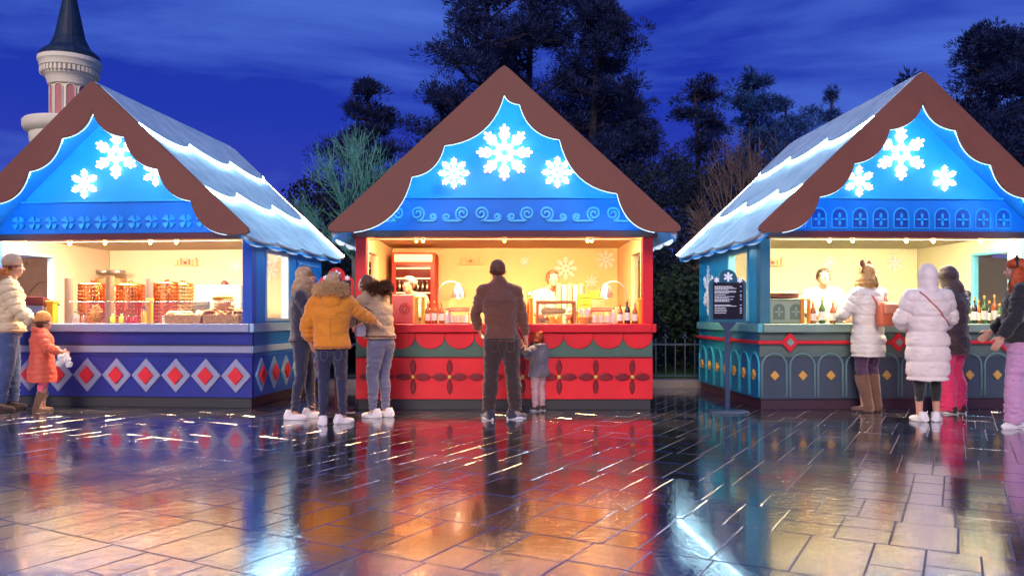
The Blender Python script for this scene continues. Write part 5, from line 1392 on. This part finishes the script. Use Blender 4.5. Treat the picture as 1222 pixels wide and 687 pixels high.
pine(-5.3, 30, 9.9, 3.6, 'small dark pine standing behind the bare green tree', 4, .25, 15, twigs=7, dens=1.1, cone=.5)
pine(7.3, 31, 10.2, 3.2, 'thin pine with visible trunk and loose crown in the gap left of the teal kiosk', 5, .35, 11, needle, .8, twigs=6, cone=.3, top_w=.5)
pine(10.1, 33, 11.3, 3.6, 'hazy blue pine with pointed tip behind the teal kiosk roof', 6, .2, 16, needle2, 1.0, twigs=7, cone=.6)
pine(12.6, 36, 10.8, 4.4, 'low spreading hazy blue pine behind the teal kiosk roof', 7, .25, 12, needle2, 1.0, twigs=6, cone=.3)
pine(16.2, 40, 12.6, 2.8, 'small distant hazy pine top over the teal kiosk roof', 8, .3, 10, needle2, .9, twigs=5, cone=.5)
pine(13.4, 27, 9.3, 2.6, 'small dark pine tip just left of the teal kiosk peak', 9, .3, 12, twigs=6, cone=.5)
pine(15.7, 26, 10.3, 3.6, 'big dark pine right above the teal kiosk peak', 10, .2, 20, twigs=8, dens=1.2, cone=.35, top_w=.4)
pine(18.6, 28, 11.0, 4.4, 'tallest dark pine at the right edge', 12, .2, 22, twigs=8, dens=1.2, cone=.35, top_w=.4)
pine(21.2, 30, 11.6, 4.6, 'dark pine cut by the right edge of the picture', 13, .2, 18, twigs=8, dens=1.1, cone=.35, top_w=.4)
def bare_tree(x, y, ztop, spread, label, mat, trunkmat, seed, z0=2.2, tr_r=.09):
    rnd = random.Random(seed); zb = hz(x, y) - .1 if y > 14.5 else 0.05
    t = thing('bare_tree', label, 'bare tree', (x, y, zb), 0, 'bare trees with fans of twigs')
    T = MB(); B = MB(); H = ztop - zb; zt = z0 - zb
    T.tube([(0, 0, 0), (.02, 0, zt * .5), (0, 0, zt)], [tr_r * 1.15, tr_r, tr_r * .85], 10)
    top = V(0, 0, zt); Rz_ = H - zt
    def tip(d, f): return top + V(d.x * spread, d.y * spread, d.z * Rz_) * f
    def arc(p, q, lift):
        m = p.lerp(q, .5) + V(0, 0, -lift); return [p.lerp(m, t * 2) * (1 - t) + m.lerp(q, max(0, t * 2 - 1)) * t if 0 else p * (1 - t) ** 2 + m * 2 * t * (1 - t) + q * t * t for t in (0, .25, .5, .75, 1)]
    def jit(d, g): 
        e_ = (d + V(rnd.gauss(0, g), rnd.gauss(0, g), rnd.gauss(0, g * .6))); e_.z = max(e_.z, .02); return e_.normalized()
    for i in range(18):
        z_ = rnd.uniform(.12, 1.0); a_ = i * 2.4; rr = math.sqrt(1 - z_ * z_); d1 = V(cos(a_) * rr, sin(a_) * rr, z_)
        p0 = V(0, 0, zt * rnd.uniform(.84, 1.0)); p1 = tip(d1, .42)
        B.tube(arc(p0, p1, .05), [tr_r * .34, tr_r * .28, tr_r * .24, tr_r * .2, tr_r * .17], 5, cap=False)
        for j in range(5):
            d2 = jit(d1, .26); p2 = tip(d2, rnd.uniform(.66, .8))
            B.tube(arc(p1, p2, .05 * rnd.random()), [tr_r * .16, tr_r * .14, tr_r * .12, tr_r * .1, tr_r * .08], 4, cap=False)
            for k in range(5):
                d3 = jit(d2, .18); p3 = tip(d3, rnd.uniform(.88, 1.06)); ps = arc(p2.lerp(p1, rnd.random() * .4), p3, .05 * rnd.random())
                B.tube(ps, [tr_r * .08, tr_r * .07, tr_r * .06, tr_r * .05, tr_r * .035], 3, cap=False)
                for l in range(3):
                    q0 = ps[1 + l]; B.tube([q0, q0 + V(rnd.gauss(0, .09), rnd.gauss(0, .09), rnd.uniform(.05, .22))], [tr_r * .05, tr_r * .03], 3, cap=False)
    T.build('trunk', trunkmat, t, smooth='all'); B.build('branches', mat, t, raw=True)
bare_tree(gx(424, 15.5), 15.5, 4.85, 1.3, 'bare tree with pale trunk and green lit fan of twigs left of the red kiosk', green_light_bark, lilacbark, 3, 2.35, .085)
bare_tree(gx(892, 17), 17, 5.15, 1.35, 'bare brown twiggy tree behind the teal kiosk roof', brownbark, lilacbark, 8, 2.0, .09)
def shrub(x, y, r, h, label, seed, mat=None, n=2600, group='dark shrubs behind the fence'):
    rnd = random.Random(seed); zb = hz(x, y); t = thing('shrub', label, 'shrub', (x, y, zb - .05), 0, group)
    S = MB(); vs = []; fs = []
    for i in range(7):
        a = i * .9; S.tube([(0, 0, 0), (cos(a) * r * .3, sin(a) * r * .3, h * .4), (cos(a) * r * .6, sin(a) * r * .6, h * .75)], [.03, .02, .01], 5)
    for i in range(n):
        d = V(rnd.gauss(0, 1), rnd.gauss(0, 1), rnd.gauss(0, 1)).normalized(); f = rnd.random() ** .35
        bump = 1 + .28 * noise.noise(d * 2.2 + V(seed, 0, 0)); p = V(d.x * r, d.y * r, h * .52 + d.z * h * .5) * 1.0; p = V(p.x * f * bump, p.y * f * bump, max(.02, h * .5 + (p.z - h * .5) * f * bump))
        e = p + V(rnd.gauss(0, 1), rnd.gauss(0, 1), rnd.gauss(.3, 1)).normalized() * .11; s = (e - p).orthogonal().normalized() * .035; m = p.lerp(e, .5); o = len(vs)
        vs += [p, m + s, e, m - s]; fs.append((o, o + 1, o + 2, o + 3))
    S.build('stems', bark, t); mesh_obj('foliage', vs, fs, mat or leafm, t)
lit = paint('painted_lit_leaves', (.022, .045, .010), .6, .5, 2, 0)  # greener leaf copy, light on these shrubs put into the colour
shrub(2.15, 14.6, .75, 1.5, 'low round dark shrub just behind the fence, beside the red kiosk', 1)
shrub(3.35, 15.2, .75, 1.9, 'yellow green shrub coloured as if lit beside the teal kiosk', 2, lit)
shrub(2.6, 17.5, 1.3, 2.3, 'tall dark shrub on the bank between the red and teal kiosks', 3, n=4200)
shrub(4.3, 18, 1.3, 2.5, 'dark shrub on the bank hidden partly by the teal kiosk', 4, n=4200)
shrub(-2.6, 14.8, .7, 1.3, 'low green shrub behind the pale trunk', 5, lit)
shrub(-3.3, 16.8, 1.2, 2.2, 'tall dark shrub on the bank between the blue and red kiosks', 6, n=4200)
shrub(-2.1, 17.6, 1.2, 2.4, 'dark shrub on the bank behind the red menu board', 7, n=4200)
for i, (x, y, r, h, l) in enumerate(((4.2, 22, 2.0, 2.9, 'wide dark bush on top of the bank right of the red kiosk'), (6.6, 22.5, 2.0, 3.0, 'wide dark bush on top of the bank behind the brown bare tree'), (9.2, 23.5, 2.0, 3.0, 'wide dark bush on top of the bank behind the teal kiosk roof'),
                                     (-4.6, 22, 1.9, 2.6, 'wide dark bush on top of the bank behind the green bare tree'), (-2.0, 22.5, 1.9, 2.8, 'wide dark bush on top of the bank left of the red kiosk roof'))):
    shrub(x, y, r, h, l, 20 + i, n=6500, group='wide bushes on the bank')

# ------------------------------------------------------------------ tower
stone = paint('cream_tower_stone', (.95, .86, .64), .7, .12, 2, .15, 30); slatem = paint('blue_slate_tiles', (.008, .03, .07), .6, .5, 5, .3, 25); rose = paint('rose_niche_plaster', (.55, .22, .20), .7, .15); tealst = paint('teal_shadow_stone', (.12, .24, .26), .7, .1)
D = 26.0; tx = gx(83.5, D); u_ = D / F * .86
tw = thing('tower', 'cream round tower with dark slate spire and ring of dentils behind the blue kiosk', 'tower', (tx, D, 0), 0)
Z = lambda py: gz(py, D)
MB().lathe([(40 * u_, Z(72)), (37 * u_, Z(66)), (26 * u_, Z(58)), (19.5 * u_, Z(46)), (9 * u_, Z(0)), (1.2 * u_, Z(-50)), (.2 * u_, Z(-66))], seg=20).build('spire', slatem, tw, bev=0)
MB().lathe([(27 * u_, Z(104)), (29 * u_, Z(98)), (31.5 * u_, Z(94)), (33 * u_, Z(93.2)), (33 * u_, Z(85)), (37.5 * u_, Z(84)), (38 * u_, Z(79)), (40 * u_, Z(77)), (40 * u_, Z(72.2))], seg=48).build('cornice', stone, tw, smooth=True)
m = MB()
for i in range(40):
    a = 2 * PI * i / 40; M_ = Matrix.Rotation(a, 3, 'Z')
    c = MB().box(33.2 * u_, 37.2 * u_, -1.6 * u_, 1.6 * u_, Z(91), Z(85.1)); m.add([M_ @ V(*q) for q in c.v], c.f)
m.build('dentils', stone, tw)
MB().lathe([(24 * u_, Z(160)), (24 * u_, Z(103))], seg=40).build('shaft', stone, tw, smooth=True)
for i in range(10):
    a = 2 * PI * (i + .35) / 10; M_ = Matrix.Rotation(a - PI / 2, 3, 'Z'); w_ = 5.6 * u_
    pts = arch_path(0, w_, Z(150), Z(105)); r0, r1 = 24.0 * u_ - .02, 24.6 * u_
    c = MB().prism(pts, lambda x, z: (x, math.sqrt(max(0, r0 * r0 - x * x)), z), lambda x, z: (x, math.sqrt(max(0, r1 * r1 - x * x)), z)); c.v = [tuple(M_ @ V(*q)) for q in c.v]
    c.build('niche', rose, tw)
    c = MB().tube([(x, math.sqrt(r1 * r1 - x * x) + .01, z) for x, z in pts], .7 * u_, 6); c.v = [tuple(M_ @ V(*q)) for q in c.v]; c.build('niche_moulding', stone, tw, smooth='all')
MB().lathe([(46 * u_, 0), (46 * u_, Z(178)), (49 * u_, Z(172)), (50 * u_, Z(163)), (55 * u_, Z(160)), (58 * u_, Z(155)), (58 * u_, Z(149)), (56 * u_, Z(147)), (30 * u_, Z(145)), (24 * u_, Z(144))], seg=56).build('lower_drum', stone, tw, smooth=True)

# ------------------------------------------------------------------ sky, lamp light, camera
w = bpy.data.worlds.new('World'); sc.world = w; w.use_nodes = True; nt = w.node_tree; N = nt.nodes; L = nt.links; bg = N['Background']
tc = N.new('ShaderNodeTexCoord'); sx = N.new('ShaderNodeSeparateXYZ'); L.new(tc.outputs['Generated'], sx.inputs[0])
cr = N.new('ShaderNodeValToRGB'); e = cr.color_ramp.elements
e[0].position = 0; e[0].color = (.060, .055, .34, 1); e[1].position = .55; e[1].color = (.004, .022, .32, 1)
q = e.new(.10); q.color = (.038, .058, .46, 1); q = e.new(.24); q.color = (.012, .036, .42, 1)
L.new(sx.outputs['Z'], cr.inputs[0])
mp = N.new('ShaderNodeMapping'); mp.inputs['Scale'].default_value = (1.0, 1.0, 5.0); mp.inputs['Rotation'].default_value = (0, R(14), 0); mp.inputs['Location'].default_value = (1.3, 0, .4); L.new(tc.outputs['Generated'], mp.inputs[0])
ns = N.new('ShaderNodeTexNoise'); ns.inputs['Scale'].default_value = 1.5; ns.inputs['Detail'].default_value = 9; ns.inputs['Roughness'].default_value = .55; ns.inputs['Distortion'].default_value = .5; L.new(mp.outputs[0], ns.inputs[0])
mr = N.new('ShaderNodeMapRange'); mr.inputs['From Min'].default_value = .43; mr.inputs['From Max'].default_value = .68; L.new(ns.outputs['Fac'], mr.inputs['Value'])
mx = N.new('ShaderNodeMix'); mx.data_type = 'RGBA'; L.new(mr.outputs[0], mx.inputs['Factor']); L.new(cr.outputs[0], mx.inputs['A']); mx.inputs['B'].default_value = (.085, .19, .74, 1)
sky = N.new('ShaderNodeTexSky'); sky.sky_type = 'NISHITA'; sky.sun_disc = False; sky.sun_elevation = R(-3); sky.sun_rotation = R(180)
ad = N.new('ShaderNodeMix'); ad.data_type = 'RGBA'; ad.blend_type = 'ADD'; ad.inputs['Factor'].default_value = .05; L.new(mx.outputs['Result'], ad.inputs['A']); L.new(sky.outputs[0], ad.inputs['B'])
L.new(ad.outputs['Result'], bg.inputs['Color']); bg.inputs['Strength'].default_value = 1.0
sd = bpy.data.lights.new('square_light', 'SUN'); sd.energy = SUN; sd.angle = R(25); sd.color = (1.0, .80, .70)
so = bpy.data.objects.new('square_light', sd); col.objects.link(so); so.rotation_euler = (R(62), 0, R(-12)); so.location = (0, -6, 8)
cd = bpy.data.cameras.new('camera'); cam = bpy.data.objects.new('camera', cd); col.objects.link(cam); sc.camera = cam
cam.location = (0, 0, EYE); cam.rotation_euler = (R(90), 0, 0); cd.sensor_width = 36; cd.lens = F / 1222 * 36; cd.shift_x = 6 / 1222; cd.shift_y = 32.5 / 1222; cd.clip_end = 400; cd.clip_start = .05
if HAZE:
    hm = bpy.data.materials.new('night_mist'); hm.use_nodes = True; hn = hm.node_tree; hn.nodes.remove(hn.nodes['Principled BSDF'])
    pv = hn.nodes.new('ShaderNodeVolumeScatter'); pv.inputs['Density'].default_value = HAZE; pv.inputs['Anisotropy'].default_value = .55; pv.inputs['Color'].default_value = (.8, .9, 1, 1)
    hn.links.new(pv.outputs[0], hn.nodes['Material Output'].inputs['Volume'])
    o = MB().box(-30, 30, 7.6, 45, -.5, 16).build('mist', hm); tag(o, 'thin night mist lit by the roof lights', 'mist', kind='structure')
sc.view_settings.view_transform = 'Standard'; sc.view_settings.look = 'None'; sc.view_settings.exposure = 0; sc.view_settings.gamma = 1
sc.cycles.max_bounces = 8; sc.cycles.transparent_max_bounces = 12; sc.cycles.sample_clamp_indirect = 6; sc.cycles.caustics_reflective = True; sc.cycles.use_denoising = True
